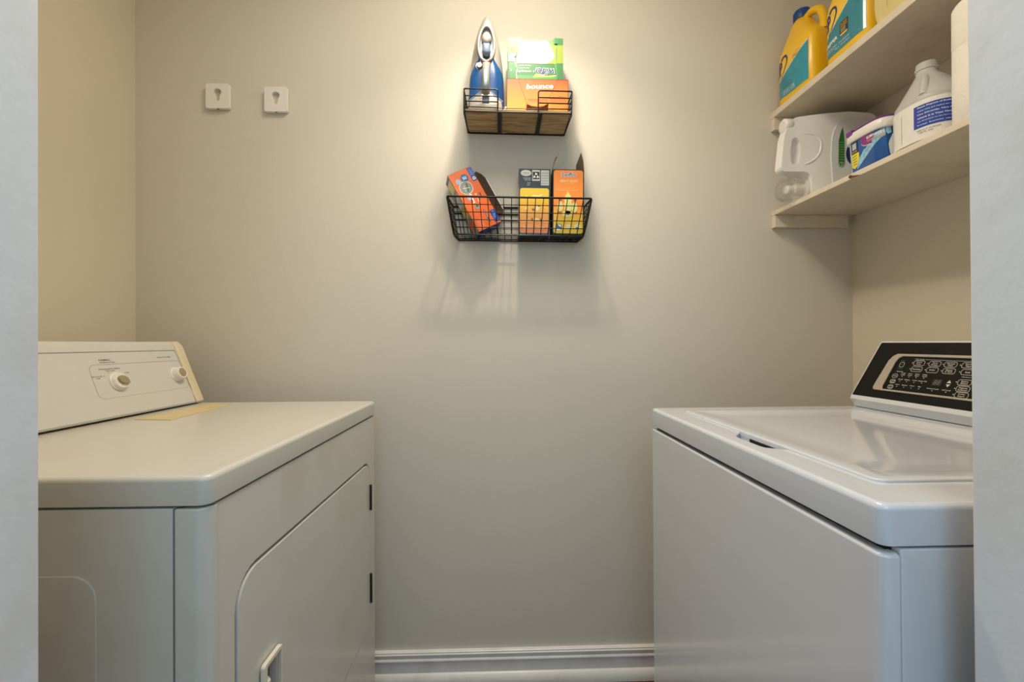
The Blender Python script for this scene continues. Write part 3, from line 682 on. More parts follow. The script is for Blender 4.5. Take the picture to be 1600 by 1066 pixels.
b.decal(oval(.013, .088, .003, .003, 10), fg, .0048, red); b.text('g', fg, .010, .027, .005, .006, .0048, wht, rot=PI)
b.build('side_flap', gx, normals=False)
b = MB(); b.plate([(.139, .048), (.146, .048), (.147, .094), (.152, .112), (.141, .110), (.138, .122), (.142, GH + .006), (GW - .001, GH + .004), (GW, .05), (GW, .001), (.151, .001)], [], fg, .0016, .0030, gm, MATS['torn_edge'])
b.decal([(.148, .050), (GW, .050), (GW, .104), (.150, .104)], fg, .0034, gy); b.decal([(.143, .110), (GW, .108), (GW, GH + .003), (.143, GH + .005)], fg, .0034, gd); b.decal([(.151, .002), (GW, .002), (GW, .050), (.148, .050)], fg, .0034, gd)
b.build('side_flap', gx, normals=False)
# ------------------------------------------------------------------ lower wire basket
BZ = 1.412; bk = thing('wire_basket', 'black wire grid basket on the wall below the iron rack', 'basket', (.0605, YW, BZ), rot=(0, .014, 0))
TW, BWd, TD, BDp, BH = .2175, .199, .105, .080, .108
FT = lambda u, v: Vector((u * (BWd + (TW - BWd) * v), -(BDp + (TD - BDp) * v), BH * v))     # front: u -1..1, v 0..1
BT = lambda u, v: Vector((u * (BWd - .008 + (TW - BWd) * v), -.003, BH * v))
b = MB(); top = [FT(-1, 1), FT(1, 1), BT(1, 1), BT(-1, 1)]; b.tube(fillet(top, .006, True), .0030, black, closed=True); b.build('rim', bk)
b = MB(); q = .0013
NV = 18
for i in range(NV + 1):
    u = -1 + 2 * i / NV
    b.tube(fillet([FT(u, 1), FT(u, 0), BT(u, 0), BT(u, 1)], .005), q, black, n=6)
for j in range(0, 5):
    v = j / 5 + (.0 if j else 0)
    b.tube(fillet([BT(-1, v), FT(-1, v), FT(1, v), BT(1, v)], .006, True), q if j else .0024, black, closed=True, n=6)
for j in (1, 2):
    y = -BDp * j / 3; b.tube([(-BWd, y, 0), (BWd, y, 0)], q, black, n=6)
for sg in (-1, 1):
    for j in (1, 2, 3):
        a = FT(sg, 0).lerp(BT(sg, 0), j / 4); c = FT(sg, 1).lerp(BT(sg, 1), j / 4); b.tube([a, c], q, black, n=6)
b.build('wire_grid', bk)
b = MB(); 
for sg in (-1, 1): b.tube(fillet([FT(sg, .98), FT(sg, .30) , FT(sg, .0) + Vector((0, .01, 0)), BT(sg, 0)], .012), .0034, black, n=8)
b.tube([BT(-1, .80), BT(1, .80)], .0026, black); b.tube([BT(-1, .06), BT(1, .06)], .0022, black)
b.build('support_wire', bk)
Z0 = BZ + .0032
def bx_carton(name, label, cat, cx, y0, z0, wd, ht, dp, m, ry=0, group=None):
    t = thing(name, label, cat, (cx, y0 + dp / 2, z0), rot=(0, ry, 0), group=group)
    return t, (lambda a, c, h: Vector((-wd / 2 + a, -dp / 2 - h, c)))
# dark box with yellow panel
dk_ = mat('box_slate', '25303a', .35, coat=.3)
yo = gradient('yellow_orange_fade', [(0, 'e87f25'), (.4, 'eaa12e'), (.75, 'e8bf2c'), (1, 'e2c02a')], 'Z', .35, .2)
t, fn = bx_carton('duster_refill_box', 'dark slate box with a yellow panel, middle of the wire basket', 'box', .1075, 1.353, Z0 + .0005, .097, .203, .058, dk_, .014)
b = MB(); b.box(-.0485, .0485, -.029, .029, 0, .203, dk_); b.box(-.0488, -.0485, -.027, .027, .003, .155, labyel)
b.decal(oval(.022, .1895, .0165, .0095), fn, .0004, mat('oval_print', 'c8ccc4', .5)); b.line([(.011, .1905), (.033, .1905)], fn, .0007, .0012, greyprint); b.line([(.014, .1865), (.030, .1865)], fn, .0007, .0010, greyprint)
b.decal(rrect(.041, .065, .166, .199, .001, 1), fn, .0004, MATS['oval_print']); b.decal(rrect(.0425, .0635, .1705, .194, .001, 1), fn, .0006, darkprint)
for a in (90, 210, 330):
    ca, sa = math.cos(math.radians(a)), math.sin(math.radians(a)); c0 = (.053 + .006 * ca, .181 + .006 * sa)
    b.decal([(c0[0] + .0052 * math.cos(math.radians(a + k)), c0[1] + .0052 * math.sin(math.radians(a + k))) for k in (20, 140, 260)], fn, .0008, wht)
b.decal(rrect(.068, .093, .152, .199, .001, 1), fn, .0004, mat('silver_label', 'b9bcb8', .4))
for k in range(5): b.line([(.070, .158 + k * .008), (.091, .158 + k * .008)], fn, .0007, .0012, greyprint)
b.text('PLEASE', fn, .025, .1735, .022, .0045, .0005, MATS['oval_print']); b.text('RECYCLE', fn, .027, .1680, .018, .004, .0005, MATS['oval_print']); b.text('THIS', fn, .030, .1590, .010, .004, .0005, MATS['oval_print']); b.text('BOX', fn, .030, .1530, .008, .004, .0005, MATS['oval_print'])
b.build('carton', t, bevel=.0008, normals=False)
b = MB(); b.plate(rrect(.004, .093, .005, .143, .007), [], fn, .0002, .0008, yo)
cr = mat('print_cream', 'e9dca8', .5); br = mat('print_brown', '7a5a48', .5)
for (u_, v_, a_, b_, r_, m_) in ((.050, .118, .010, .004, 0, cr), (.066, .120, .008, .003, .6, cr), (.024, .114, .004, .005, 0, cr), (.058, .081, .006, .0085, -.4, cr), (.062, .088, .003, .0025, 0, br), (.045, .077, .004, .0035, 0, br), (.055, .046, .009, .0045, 0, cr), (.042, .046, .0035, .005, 0, br), (.069, .045, .0035, .005, 0, br), (.024, .080, .003, .004, 0, cr), (.025, .045, .002, .004, 0, cr)):
    b.decal(oval(u_, v_, a_, b_, 14, r_), fn, .0012, m_)
b.text('COUNT ALL PURPOSE', fn, .047, .020, .064, .0060, .0012, cr, bold=.02); b.build('printed_panel', t, normals=False)
# orange duster box with open flaps
bb = mat('box_brown', '2a1d14', .5)
t, fn = bx_carton('duster_box', 'tall orange duster box with open top flaps, right end of the basket', 'box', .2120, 1.353, Z0 - .0008, .0975, .203, .056, bb, .014)
b = MB(); W2, D2, HH = .0487, .028, .203
b.box(-W2, W2, -D2, -D2 + .0008, 0, HH, bb); b.box(-W2, W2, D2 - .0008, D2, 0, HH + .006, cardin); b.box(-W2, -W2 + .0008, -D2, D2, 0, HH, bb); b.box(W2 - .0008, W2, -D2, D2, 0, HH, bb); b.box(-W2, W2, -D2, D2, 0, .001, bb)
b.build('carton', t)
of = gradient('orange_yellow_panel', [(0, 'e3c42a'), (.28, 'e6b52a'), (.42, 'ef8f2c'), (1, 'f08a33')], 'Z', .35, .2)
b = MB(); b.plate(rrect(.0035, .094, .005, .200, .007), [], fn, .0001, .0007, of)
b.text('Swiffer', fn, .050, .187, .050, .0150, .0010, wht, shear=.25, bold=.05); b.text('Swiffer', fn, .050, .187, .047, .0125, .0014, navy, shear=.25)
b.text('HEAVY DUTY', fn, .051, .1665, .056, .0070, .0010, cr, bold=.01); b.text('DUSTERS', fn, .051, .1590, .032, .0045, .0010, labyel)
b.text('traps and locks up to 3 times more dust', fn, .040, .1440, .056, .0030, .0010, cr); b.text('allergens than a feather duster alone', fn, .046, .1385, .066, .0028, .0010, cr)
fz = mat('print_duster', 'ddd98a', .6); rnd = random.Random(3)
b.decal([(.043, .128), (.047, .137), (.051, .128)], fn, .0010, labyel)
for (u_, v_, a_, b_) in ((.048, .095, .012, .034), (.024, .088, .009, .016), (.068, .085, .009, .016), (.046, .065, .016, .010)):
    P = [(u_ + (a_ * (1 + .12 * (-1) ** i)) * math.cos(2 * PI * i / 28), v_ + (b_ * (1 + .08 * (-1) ** i)) * math.sin(2 * PI * i / 28)) for i in range(28)]
    b.decal(P, fn, .0012, fz)
for (u_, v_) in ((.025, .108), (.070, .108), (.024, .070), (.071, .070)): b.decal(oval(u_, v_, .006, .004, 12), fn, .0010, mat('print_rust', 'c05a28', .5))
b.decal(oval(.021, .025, .010, .010, 20), fn, .0010, mat('print_sea', '1f6f96', .4)); b.decal(oval(.023, .029, .006, .003, 12, -.6), fn, .0013, cr); b.decal(oval(.018, .016, .008, .003, 12), fn, .0012, wht)
b.decal(oval(.049, .025, .009, .009, 20), fn, .0010, mat('print_pale', 'cfcfa8', .5)); b.decal(oval(.077, .025, .010, .010, 20), fn, .0010, MATS['print_pale']); b.decal(oval(.077, .021, .006, .004, 12), fn, .0013, greyprint)
b.build('printed_panel', t, normals=False)
fl = mat('flap_brown', '8d7a60', .7, noise=.1)
b = MB(); b.loft([[Vector((-W2 + dx + e, y, z)) for dx, y, z in ((0, -D2, HH), (.006, -D2 + .004, HH + .022), (.016, -D2 + .006, HH + .045), (.012, 0, HH + .048), (.007, D2 - .02, HH + .036), (0, D2, HH))] for e in (0, .0008)], fl); b.build('flap', t)
b = MB(); b.loft([[Vector((W2 - dx - e, y, z)) for dx, y, z in ((0, -D2, HH), (.002, -D2 + .003, HH + .030), (.008, -D2 + .008, HH + .056), (.014, 0, HH + .040), (.018, D2 - .018, HH + .028), (.016, D2 - .01, HH + .010), (0, D2, HH))] for e in (0, .0008)], fl); b.build('flap', t)
# tilted orange bag box -----------------------------------------------------------------
ogb = mat('box_orange', 'e0641f', .35, noise=.05, coat=.2); bl = mat('box_blue', '1b3f96', .35, coat=.2)
TWd, TL, TDp = .080, .198, .058
t = thing('trash_bag_box', 'orange and blue bag box leaning left in the basket, side torn open', 'box', (-.0615, 1.354, 1.4240))
t.rotation_euler = (Matrix.Rotation(math.radians(-29.0), 3, 'Y') @ Matrix.Rotation(math.radians(14), 3, 'Z')).to_euler()
ftb = lambda a, c, h: Vector((a, -h, c))       # a right 0..TWd, c up 0..TL
b = MB()
b.box(0, TWd, 0, .0008, 0, TL, ogb); b.box(0, TWd, TDp - .0008, TDp, 0, TL, mat('box_grey_side', '9aa0a0', .4)); b.box(0, .0008, 0, TDp, 0, TL, MATS['box_grey_side']); b.box(0, TWd, 0, TDp, 0, .0008, bl); b.box(0, TWd, 0, TDp, TL - .0008, TL, MATS['box_grey_side'])
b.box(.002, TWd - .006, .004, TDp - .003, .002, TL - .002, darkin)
sf = lambda a, c, h: Vector((-h, a, c))
for i, (v0, v1, m_) in enumerate(((.150, .185, cr), (.10, .14, jugl), (.06, .095, labyel), (.02, .05, MATS['box_orange']), (.186, .196, bl))): b.decal([(.004, v0), (TDp - .004, v0), (TDp - .004, v1), (.004, v1)], sf, .0004, m_)
b.decal([(.064, .150), (TWd, .150), (TWd, .195), (.064, .195)], ftb, .0004, bl); b.decal([(.062, .006), (TWd, .006), (TWd, .046), (.062, .046)], ftb, .0004, bl)
b.text('EASY', ftb, .072, .181, .022, .010, .0007, mat('sky_print', '4f90d0', .4), rot=PI / 2, bold=.03); b.text('D', ftb, .072, .159, .010, .010, .0007, wht, rot=PI / 2, bold=.04)
b.text('Zips', ftb, .071, .030, .026, .011, .0007, MATS['sky_print'], rot=PI / 2, bold=.03)
b.decal(oval(.044, .170, .0125, .0125), ftb, .0004, mat('disc_blue', '1b4e86', .35)); b.decal(rrect(.036, .052, .164, .176, .001, 1), ftb, .0007, MATS['sky_print']); b.text('No', ftb, .044, .170, .012, .009, .0009, wht, rot=.1)
b.decal(oval(.020, .166, .0085, .009), ftb, .0004, mat('disc_pale', '9fb6cc', .4))
b.decal(oval(.033, .140, .0215, .0215, 28), ftb, .0004, wht); b.decal(oval(.033, .140, .0200, .0200, 28), ftb, .0007, mat('photo_grey', '7f8a84', .4)); b.line([(.040, .152), (.034, .126)], ftb, .0010, .0030, darkprint); b.line([(.022, .142), (.044, .136)], ftb, .0010, .0015, wht); b.line([(.026, .128), (.030, .150)], ftb, .0010, .0012, jugl)
b.text('hefty', ftb, .034, .104, .034, .010, .0006, wht, rot=PI / 2 + .0, bold=.03); b.text('strong', ftb, .050, .098, .030, .007, .0006, wht, rot=PI / 2); b.decal(oval(.026, .108, .006, .009), ftb, .0004, MATS['disc_pale'])
b.decal(oval(.034, .072, .0075, .0085), ftb, .0004, MATS['photo_grey']); b.decal(oval(.036, .076, .004, .004), ftb, .0007, mat('plum', '5a3a50', .4))
b.decal([(.046, .014), (.051, .014), (.051, .056), (.046, .056)], ftb, .0004, navy); b.text('45 BAGS', ftb, .0485, .035, .036, .0032, .0007, wht, rot=PI / 2)
b.decal([(.006, .008), (.030, .008), (.030, .040), (.006, .030)], ftb, .0003, mat('box_coral', 'e8744a', .4))
b.line([(.0635, .098), (.0635, .110)], ftb, .0006, .0030, darkprint)
b.build('carton', t, normals=False)
b = MB()   # torn side panel standing out to the right
b.loft([[Vector((a, y + e, c)) for a, y, c in ((TWd, .001, .030), (TWd, .001, .172), (TWd + .010, .006, .178), (TWd + .026, .014, .165), (TWd + .033, .018, .150), (TWd + .033, .018, .036), (TWd + .022, .012, .022))] for e in (0, .0008)], darkin)
b.build('flap', t)
b = MB(); b.box(TWd + .0322, TWd + .0350, .0165, .0195, .038, .148, jugl); b.build('flap_edge', t)

# ------------------------------------------------------------------ yellow jugs on the upper shelf
JA, JB, JH = .056, .076, .300
def jug_face(u, v, h=0, a=JA, b_=JB, n=4.2):
    k = max(0, 1 - (abs(u) / (b_ + .001)) ** n) ** (1 / n); return Vector((-(a + h) * k, -u * (1 + h / b_), v))
def ring(a, b_, z, n=4.2, cx=0, cy=0, k=48): return [Vector((x + cx, y + cy, z)) for x, y in sup(a, b_, n, k)]
def yellow_jug(label, loc, which, rz=0):
    t = thing('cleaner_jug', label, 'jug', loc, rz, 'yellow cleaner jugs on the upper shelf')
    b = MB(); off = .026
    R = [ring(JA * .90, JB * .90, 0), ring(JA * .97, JB * .97, .004), ring(JA, JB, .012), ring(JA, JB, .150), ring(JA * .985, JB * .985, .164), ring(JA * .93, JB * .93, .176, 3.6, 0, .002), ring(JA * .82, JB * .78, .196, 3.2, 0, .009), ring(JA * .66, JB * .58, .220, 2.8, 0, .018), ring(.030, .036, .242, 2.4, 0, off - .003), ring(.0215, .0235, .258, 2, 0, off), ring(.0195, .0195, .262, 2, 0, off), ring(.0195, .0195, .268, 2, 0, off)]
    b.loft(R, yel); b.build('body', t, angle=60)
    b = MB(); P = fillet([(0, off - .012, .254), (0, off - .040, .262), (0, off - .074, .246), (0, off - .088, .205), (0, off - .088, .172)], .022, n=6)
    b.tube(P, [.011] * 3 + [.0115] * (len(P) - 6) + [.012, .013, .014], yel, n=14); b.build('handle', t, angle=60)
    b = MB(); M = Matrix.Translation((0, off, .262)); b.lathe([(.0225, 0), (.0235, .003), (.0235, .024), (.0215, .028), (.016, .029)], capblue, M, 36)
    for k in range(36):
        a = 2 * PI * k / 36; b.box(.0232, .0240, -.0008, .0008, .003, .023, capblue, M @ Matrix.Rotation(a, 4, 'Z'))
    b.build('cap', t)
    b = MB(); ur, ul = (.060 if which == 0 else .066), -.068; tm = teal if which == 0 else teal2
    def vt(u): return .074 + (u - ul) / (ur - ul) * (.068 if which == 0 else .085)      # diagonal edge of the teal field
    n = 24; cols = [(ul + (ur - ul) * i / n, .021 + .006 * ((ul + (ur - ul) * i / n) / .07) ** 2, vt(ul + (ur - ul) * i / n)) for i in range(n + 1)]
    top_ = .152
    b.wedge([(c[0], c[2], max(c[2], top_)) for c in cols], jug_face, .0006, labyel); b.wedge(cols, jug_face, .0008, tm)
    b.line([(c[0], c[2]) for c in cols], jug_face, .0010, .0016, wht)
    b.text('EP', jug_face, -.0560, .118, .034, .042, .0012, navy, rot=.20, shear=.25, bold=.03)
    sw = [(-.044, .143), (-.034, .149), (-.022, .146), (-.018, .132), (-.026, .114), (-.040, .094), (-.060, .074)]
    sw = [(v.x, v.y) for v in fillet([(a, c, 0) for a, c in sw], .012, n=4)]
    for i, (p, q) in enumerate(zip(sw, sw[1:])): b.line([p, q], jug_face, .0012, .0055 * (1 - i / len(sw)) + .0018, navy)
    if which == 0:
        b.text('PRO.', jug_face, .020, .124, .024, .0070, .0012, greyprint, rot=.05); b.line(oval(.020, .124, .016, .011, 20), jug_face, .0012, .0006, greyprint, closed=True)
        for (u_, v_, a_, c_, r_) in ((-.030, .060, .014, .022, .5), (-.048, .046, .012, .016, .2), (-.010, .046, .012, .016, -.3)):
            b.decal(oval(u_, v_, a_, c_, 16, r_), jug_face, .0011, teal2)
        b.line([(-.04, .074), (-.01, .078), (.03, .079), (.056, .081)], jug_face, .0012, .0008, teal2)
        for k in range(3): b.text('HARD SURFACE CLEANER', jug_face, -.012, .040 - k * .0055, .050, .0034, .0014, wht)
    else:
        b.decal([(-.008, .052), (.020, .052), (.020, .090), (-.008, .090)], jug_face, .0012, darkprint); b.text('FLOOR', jug_face, .006, .084, .022, .006, .0014, labyel); b.text('FINISH', jug_face, .006, .077, .022, .005, .0014, labyel)
        for k in range(3): b.line([(-.004, .071 - k * .004), (.012, .071 - k * .004)], jug_face, .0014, .0010, cr)
        b.decal([(-.006, .0535), (.018, .0535), (.018, .0585), (-.006, .0585)], jug_face, .0014, labyel)
        b.text('STRIPPER', jug_face, -.042, .058, .052, .0100, .0014, wht, rot=.12, bold=.03); b.text('REMOVES OLD FINISH', jug_face, -.040, .042, .044, .0040, .0014, wht); b.text('FOR ALL HARD FLOORS', jug_face, .006, .040, .036, .0036, .0014, wht); b.text('128 FL OZ (3.78 L)', jug_face, .000, .031, .050, .0046, .0014, wht)
        b.text('and wax build-up', jug_face, -.040, .036, .040, .0036, .0014, wht)
        b.text('PRO.', jug_face, .020, .152, .020, .0060, .0012, greyprint)
    b.build('label', t, normals=False, weld=False); return t
yellow_jug('yellow jug with blue cap beside the back wall on the upper shelf', (XS + .064, 1.3330, ZS2 + .0003), 0, .06)
yellow_jug('yellow jug with dark teal label, second along the upper shelf', (XS + .064, 1.128, ZS2 + .0003), 1, -.02)
# packets at the near end of the upper shelf
py_ = mat('packet_pale_yellow', 'dccb86', .3, noise=.05, nscale=14, coat=.3); pg = mat('packet_grey', 'bdb8b0', .3, noise=.15, nscale=40, coat=.3); pp = mat('packet_pink', 'c98f90', .35, noise=.2, nscale=60)
def packet(name, label, cx, cy, z, a, b_, h, m, extra=None):
    t = thing(name, label, 'packet', (cx, cy, z)); b = MB(); R = []
    for i in range(9):
        s_ = i / 8; k = 1 - .05 * (2 * s_ - 1) ** 4 - (.03 if i in (0, 8) else 0)
        R.append([Vector((x * k + .002 * math.sin(9 * s_ + y * 60), y * k, h * s_)) for x, y in sup(a, b_, 7, 48)])
    b.loft(R, m); b.build('wrapper', t, angle=60)
    if extra: extra(t)
    return t
def ex1(t):
    b = MB(); fn_ = lambda a, c, h: Vector((-.0605 - h, -a, c))
    b.line([(-.043, .03), (-.040, .12), (-.042, .2)], fn_, .0004, .0045, clear); b.line([(.02, .06), (.034, .085), (.044, .11)], fn_, .0004, .0014, mat('packet_crease', 'b09c58', .5)); b.line([(.0, .02), (-.01, .12)], fn_, .0004, .001, MATS['packet_crease'])
    b.build('crease', t, normals=False)
def ex2(t):
    b = MB(); fn_ = lambda a, c, h: Vector((-.0605 - h, -a, c))
    b.decal([(-.010, .045), (.038, .05), (.038, .14), (-.006, .14)], fn_, .0006, pp)
    for k in range(6): b.line([(-.034, .02 + k * .018), (-.018, .026 + k * .018)], fn_, .0006, .0016, greyprint if k % 2 else wht)
    b.text('SPONGE', fn_, .012, .030, .036, .010, .0007, greyprint); b.build('print', t, normals=False)
packet('sponge_packet', 'pale yellow wrapped packet beside the second yellow jug', XS + .0645, .990, ZS2 + .0003, .0600, .0455, .21, py_, ex1)
packet('cloth_packet', 'grey and pink packet at the near end of the upper shelf', XS + .0645, .900, ZS2 + .0003, .0600, .0415, .19, pg, ex2)

# ------------------------------------------------------------------ lower shelf: white jug lying on its side
JY0, JY1 = 1.288, 1.412          # near and far face; its mouth end points at the room
t = thing('detergent_jug', 'large white detergent jug lying on its side with clear spout cup', 'jug', (0, 1.35, ZS1 + .0003))
zz = -(ZS1 + .0003)
F = lambda L, r, n=4: [(v.x, v.y) for v in fillet([(x, z + zz, 0) for x, z in L], r, True, n)]
ol = F([(.8600, 1.700), (.8490, 1.606), (.8570, 1.594), (.918, 1.593), (.934, 1.582), (.938, 1.560), (.934, 1.535), (.950, 1.5085), (1.140, 1.5085), (1.152, 1.530), (1.150, 1.740), (1.120, 1.766), (1.050, 1.770), (.957, 1.762), (.893, 1.757), (.874, 1.742)], .010)
hole = F([(.893, 1.698), (.906, 1.684), (.9075, 1.648), (.900, 1.615), (.880, 1.614), (.877, 1.650), (.882, 1.690)], .010)
fj = lambda a, c, h: Vector((a, JY0 - 1.35 - h, c))
b = MB(); b.plate(ol, [hole[::-1]], lambda a, c, h: Vector((a, h, c)), 0, 1, jugw)
bmesh.ops.remove_doubles(b.bm, verts=b.bm.verts, dist=1e-5)
for i in range(11):
    xc = .868 + .012 * i; bmesh.ops.bisect_plane(b.bm, geom=b.bm.verts[:] + b.bm.edges[:] + b.bm.faces[:], dist=1e-6, plane_co=(xc, 0, 0), plane_no=(1, 0, 0))
for v in b.bm.verts:       # the grip end is thin, the body thick
    k = max(0, min(1, (v.co.x - .868) / .12)); k = k * k * (3 - 2 * k); y0_ = 1.300 + (JY0 - 1.300) * k; y1_ = 1.332 + (JY1 - 1.332) * k
    v.co.y = (y1_ + (y0_ - y1_) * v.co.y) - 1.35
b.build('body', t, bevel=.012, seg=4, angle=40)
b = MB(); b.plate(F([(1.000, 1.524), (.996, 1.561), (.991, 1.631), (.996, 1.698), (1.012, 1.734), (1.040, 1.752), (1.125, 1.752), (1.135, 1.524)], .022, 6), [], fj, -.003, .0030, jugl); b.build('label_field', t, bevel=.002, seg=3)
b = MB()
b.decal([(x, z + zz) for x, z in ((1.013, 1.608), (1.0165, 1.602), (1.0225, 1.600), (1.0285, 1.602), (1.032, 1.608), (1.032, 1.680), (1.0305, 1.700), (1.027, 1.722), (1.020, 1.704), (1.0145, 1.680))], fj, .0034, green)
cz_ = 1.6095 + zz
b.decal(oval(1.0225, cz_, .0078, .0078, 16), fj, .0037, wht); b.decal(oval(1.0225, cz_, .0066, .0066, 16), fj, .0039, green); b.text('2', fj, 1.0225, cz_, .0050, .0075, .0041, wht)
for k in range(8): b.line([(1.0155 + (k % 2) * .0014, 1.624 + zz + k * .0074), (1.030, 1.624 + zz + k * .0074)], fj, .0038, .0013, mat('print_pale_green', '9fcf9c', .4))
b.decal(oval(1.062, 1.641 + zz, .026, .034, 28), fj, .0034, navy); b.text('all', fj, 1.066, 1.641 + zz, .036, .024, .0038, wht, bold=.03)
b.build('printed_label', t, normals=False)
b = MB(); rd = fillet([(.912, 0, 1.708), (.950, 0, 1.702), (.967, 0, 1.680), (.962, 0, 1.645), (.942, 0, 1.622), (.914, 0, 1.612)], .014, n=6)
b.tube([Vector((v.x, JY0 - 1.35 + .0006 + max(0, .988 - v.x) * .10, v.z + zz)) for v in rd], [.0006] + [.0038] * (len(rd) - 2) + [.0006], jugw, n=10); b.build('handle_ridge', t, angle=70)
b = MB(); M = Matrix.Translation((.902, -.032, 1.738 + zz)) @ Matrix.Rotation(-PI / 2, 4, 'Y')
b.lathe([(.016, -.012), (.016, .012), (.0195, .013), (.0215, .016), (.0215, .034), (.019, .0365), (.012, .037)], white, M, 36); b.build('screw_cap', t, angle=45)
NM = Matrix.Translation((.968, -.022, .0395)) @ Matrix.Rotation(-PI / 2, 4, 'Y')
b = MB(); b.lathe([(.036, -.012), (.036, .016), (.032, .024), (.030, .030), (.030, .036)], jugw, NM, 36); b.build('neck', t, angle=50)
b = MB(); b.lathe([(.033, .030), (.0335, .050), (.0340, .056), (.0378, .058), (.0378, .064), (.0355, .066), (.0360, .094), (.0335, .100), (.0300, .102)], clear, NM, 40, False, True); b.build('measuring_cup', t, angle=45)
b = MB(); b.lathe([(.016, .032), (.016, .066), (.012, .068), (.012, .084), (.009, .086)], white, NM, 28); b.line([(-.008, .073), (.006, .073)], lambda a, c, h: NM @ Vector((.0125 + h, a, c)), .0003, .004, navy); b.build('push_tap', t, angle=45, normals=False)
# ------------------------------------------------------------------ pods tub
TA, TB, TH = .072, .060, .098
tb = thing('pods_tub', 'blue and white tub with purple lid on the lower shelf', 'tub', (XS + .012 + TA, 1.0745, ZS1 + .0003))
def tub_face(u, v, h=0):
    u = u * TB / .068; k_ = .93 + .07 * v / TH; a, b_ = TA * k_, TB * k_; n = 4.5
    q = max(0, 1 - (abs(u) / (b_ + .001)) ** n) ** (1 / n); return Vector((-(a + h) * q, -u, v))
b = MB(); b.loft([ring(TA * .90, TB * .90, 0, 4.5), ring(TA * .93, TB * .93, .004, 4.5), ring(TA, TB, TH, 4.5)], jugw); b.build('tub_body', tb, angle=50)
b = MB(); b.loft([ring(TA + .003, TB + .003, TH - .0145, 4.5), ring(TA + .0045, TB + .0045, TH - .013, 4.5), ring(TA + .0045, TB + .0045, TH + .007, 4.5), ring(TA + .003, TB + .003, TH + .0085, 4.5)], white); ld = b.build('lid_rim', tb, angle=50)
b = MB(); b.loft([ring(TA + .003, TB + .003, TH + .0085, 4.5), ring(TA + .0038, TB + .0038, TH + .0095, 4.5), ring(TA + .0038, TB + .0038, TH + .0125, 4.5), ring(TA, TB, TH + .0145, 4.5)], purple); b.box(-TA - .0055, -TA + .004, -.005, .014, TH + .004, TH + .0148, purple, Matrix.Translation((0, .03, 0))); b.build('lid', tb, angle=50)
tubb = mat('tub_blue', '1479bd', .28, noise=.25, nscale=18, coat=.4); tubd = mat('tub_blue_deep', '1155a0', .28, noise=.2, nscale=18, coat=.4)
wave = mat('tub_wave', '8fc4dc', .3, noise=.35, nscale=90, coat=.4)
b = MB(); b.patch(-.064, .0665, .004, TH - .015, tub_face, .0006, tubd, 20, 2)
b.patch(-.064, -.044, .004, TH - .015, tub_face, .0008, tubb, 6, 1)
for k in range(14):
    u0 = -.022 + k * .0062; lo = .010 + k * .0042; b.wedge([(u0, lo, lo + .022 + .003 * math.sin(k * 2)), (u0 + .0064, lo + .0042, lo + .0262 + .003 * math.sin(k * 2 + 2))], tub_face, .0010, wave)
b.patch(-.046, -.0425, .004, TH - .016, tub_face, .0012, wht, 1, 1)
b.patch(-.0415, -.016, .052, TH - .016, tub_face, .0012, mat('tub_navy', '152a50', .35), 5, 1)
b.patch(-.036, -.021, .062, TH - .020, tub_face, .0015, mat('print_patch', 'b9bfc4', .5), 3, 1)
b.text('SCAN HERE', tub_face, -.0285, .0570, .020, .0032, .0016, labyel, bold=.02)
b.wedge([(-.0415, .020, .052), (-.030, .014, .052), (-.022, .018, .052), (-.016, .030, .052), (-.013, .042, .052)], tub_face, .0012, mat('tub_yellow', 'e8d83c', .35))
for k in range(4): b.line([(-.037 + k * .001, .045 - k * .007), (-.022, .046 - k * .007)], tub_face, .0016, .0014, darkprint)
b.text('NET WT', tub_face, -.0443, .030, .026, .0022, .0016, navy, rot=PI / 2)
pc = [(-.004, .068, TH - .0155), (.002, .062, TH - .0155), (.012, .0585, TH - .0155), (.030, .0570, TH - .0155), (.0662, .0600, TH - .0155)]
b.wedge([(u, lo - .0015, hi) for u, lo, hi in pc], tub_face, .0012, wht); b.wedge(pc, tub_face, .0015, purplel)
b.text('ELIMINATES', tub_face, .038, .0750, .044, .0064, .0019, wht, bold=.03); b.text('TOUGH ODORS', tub_face, .038, .0665, .044, .0056, .0019, mat('print_peach', 'eaa890', .4), bold=.02)
b.build('label', tb, normals=False, weld=False)
# ------------------------------------------------------------------ translucent jug
cj = thing('clear_jug', 'translucent uncapped jug with blue label on the lower shelf', 'jug', (XS + .0690, .9460, ZS1 + .0003))
b = MB(); g = 2.6
def crg(r, z, n=g, cx=0, cy=0): return ring(r * .914, r * .914, z, n, cx, cy, 40)
b.loft([crg(.062, 0), crg(.068, .004), crg(.070, .010), crg(.070, .092), crg(.0685, .100), crg(.063, .112, 2.3), crg(.053, .128, 2.2, 0, .004), crg(.040, .146, 2, 0, .010), crg(.030, .160, 2, 0, .014), crg(.024, .168, 2, 0, .017), crg(.0205, .173, 2, 0, .018), crg(.0205, .180, 2, 0, .018), crg(.0225, .181, 2, 0, .018), crg(.0225, .186, 2, 0, .018), crg(.0205, .187, 2, 0, .018), crg(.0205, .197, 2, 0, .018), crg(.0185, .197, 2, 0, .018), crg(.0185, .170, 2, 0, .018)], clearjug, True, False)
b.build('body', cj, angle=60)
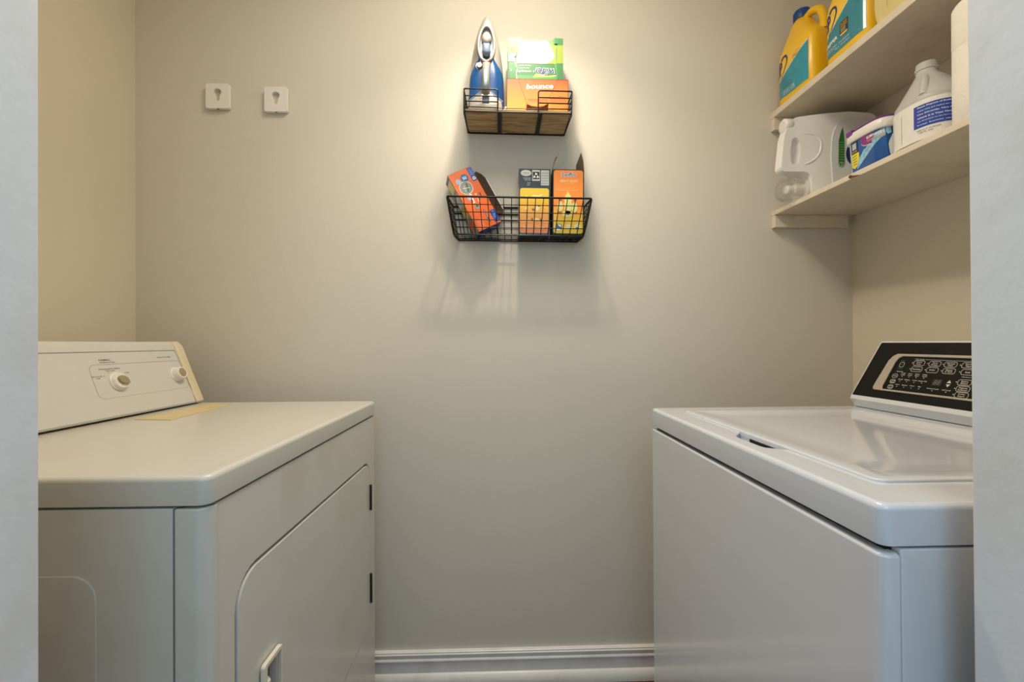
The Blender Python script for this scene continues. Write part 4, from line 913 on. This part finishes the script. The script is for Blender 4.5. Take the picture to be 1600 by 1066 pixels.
b = MB(); P = fillet([(-.012, .008, .160), (-.026, -.004, .150), (-.043, -.020, .126), (-.054, -.028, .100)], .02, n=5); b.tube(P, .0080, clearjug, n=14); b.build('handle', cj, angle=60)
def cj_face(u, v, h=0):   # u: arc length along the front from the -x direction, right = -y
    th = u / .0641; x, y = -math.cos(th), -math.sin(th); k = (abs(x) ** g + abs(y) ** g) ** (-1 / g); return Vector((x, y, 0)) * k * (.0641 + h) + Vector((0, 0, v))
b = MB(); b.patch(-.105, .105, .004, .088, cj_face, .0006, mat('label_white', 'e6e4de', .35, coat=.3), 40, 1)
b.patch(.016, .095, .030, .078, cj_face, .0010, mat('label_blue', '1c46a8', .3, coat=.4), 16, 1)
for k, (tx, s_) in enumerate((('Please Dispose of Bottle When', 1), ('empty rinse and replace the cap before', .7), ('Use Directly, Not Always', 1), ('where it is Your Household', 1), ('see directions on the back panel first', .7), ('keep bottle upright', .7))):
    b.text(tx, cj_face, .056, .073 - k * .0075, .066, .0038 if s_ == 1 else .0028, .0013, wht, bold=.02 * s_)
b.text('KEEP OUT OF REACH', cj_face, .040, .024, .036, .003, .0012, darkprint); b.text('128 FL OZ', cj_face, .036, .019, .022, .003, .0012, darkprint)
for k in range(11): b.line([(-.060, .070 - k * .0055), (-.018 - .003 * (k % 3), .070 - k * .0055)], cj_face, .0010, .0009, mat('print_tan', 'b4ad9c', .5))
b.line([(-.066, .074), (-.012, .074), (-.012, .012)], cj_face, .0010, .0009, mat('print_olive', '8f9468', .5))
b.build('label', cj, normals=False, weld=False)
# ------------------------------------------------------------------ paper towel roll
pr = thing('paper_towel_roll', 'white paper towel roll standing at the near end of the lower shelf', 'paper roll', (XS + .058, .8240, ZS1 + .0003))
b = MB(); b.lathe([(.020, .0005), (0.0518, 0), (0.0547, .004), (0.0550, .070), (0.0547, .147), (0.0544, .148), (0.0547, .149), (0.0550, .16), (0.0547, .231), (0.0518, .236), (.020, .2355)], paper, n=64, cap0=False, cap1=False)
b.build('towel_sheets', pr, angle=50)
b = MB(); b.lathe([(.0198, .0002), (.0198, .236), (.0185, .236), (.0185, .0002), (.0198, .0002)], card, n=40, cap0=False, cap1=False); b.build('core', pr)
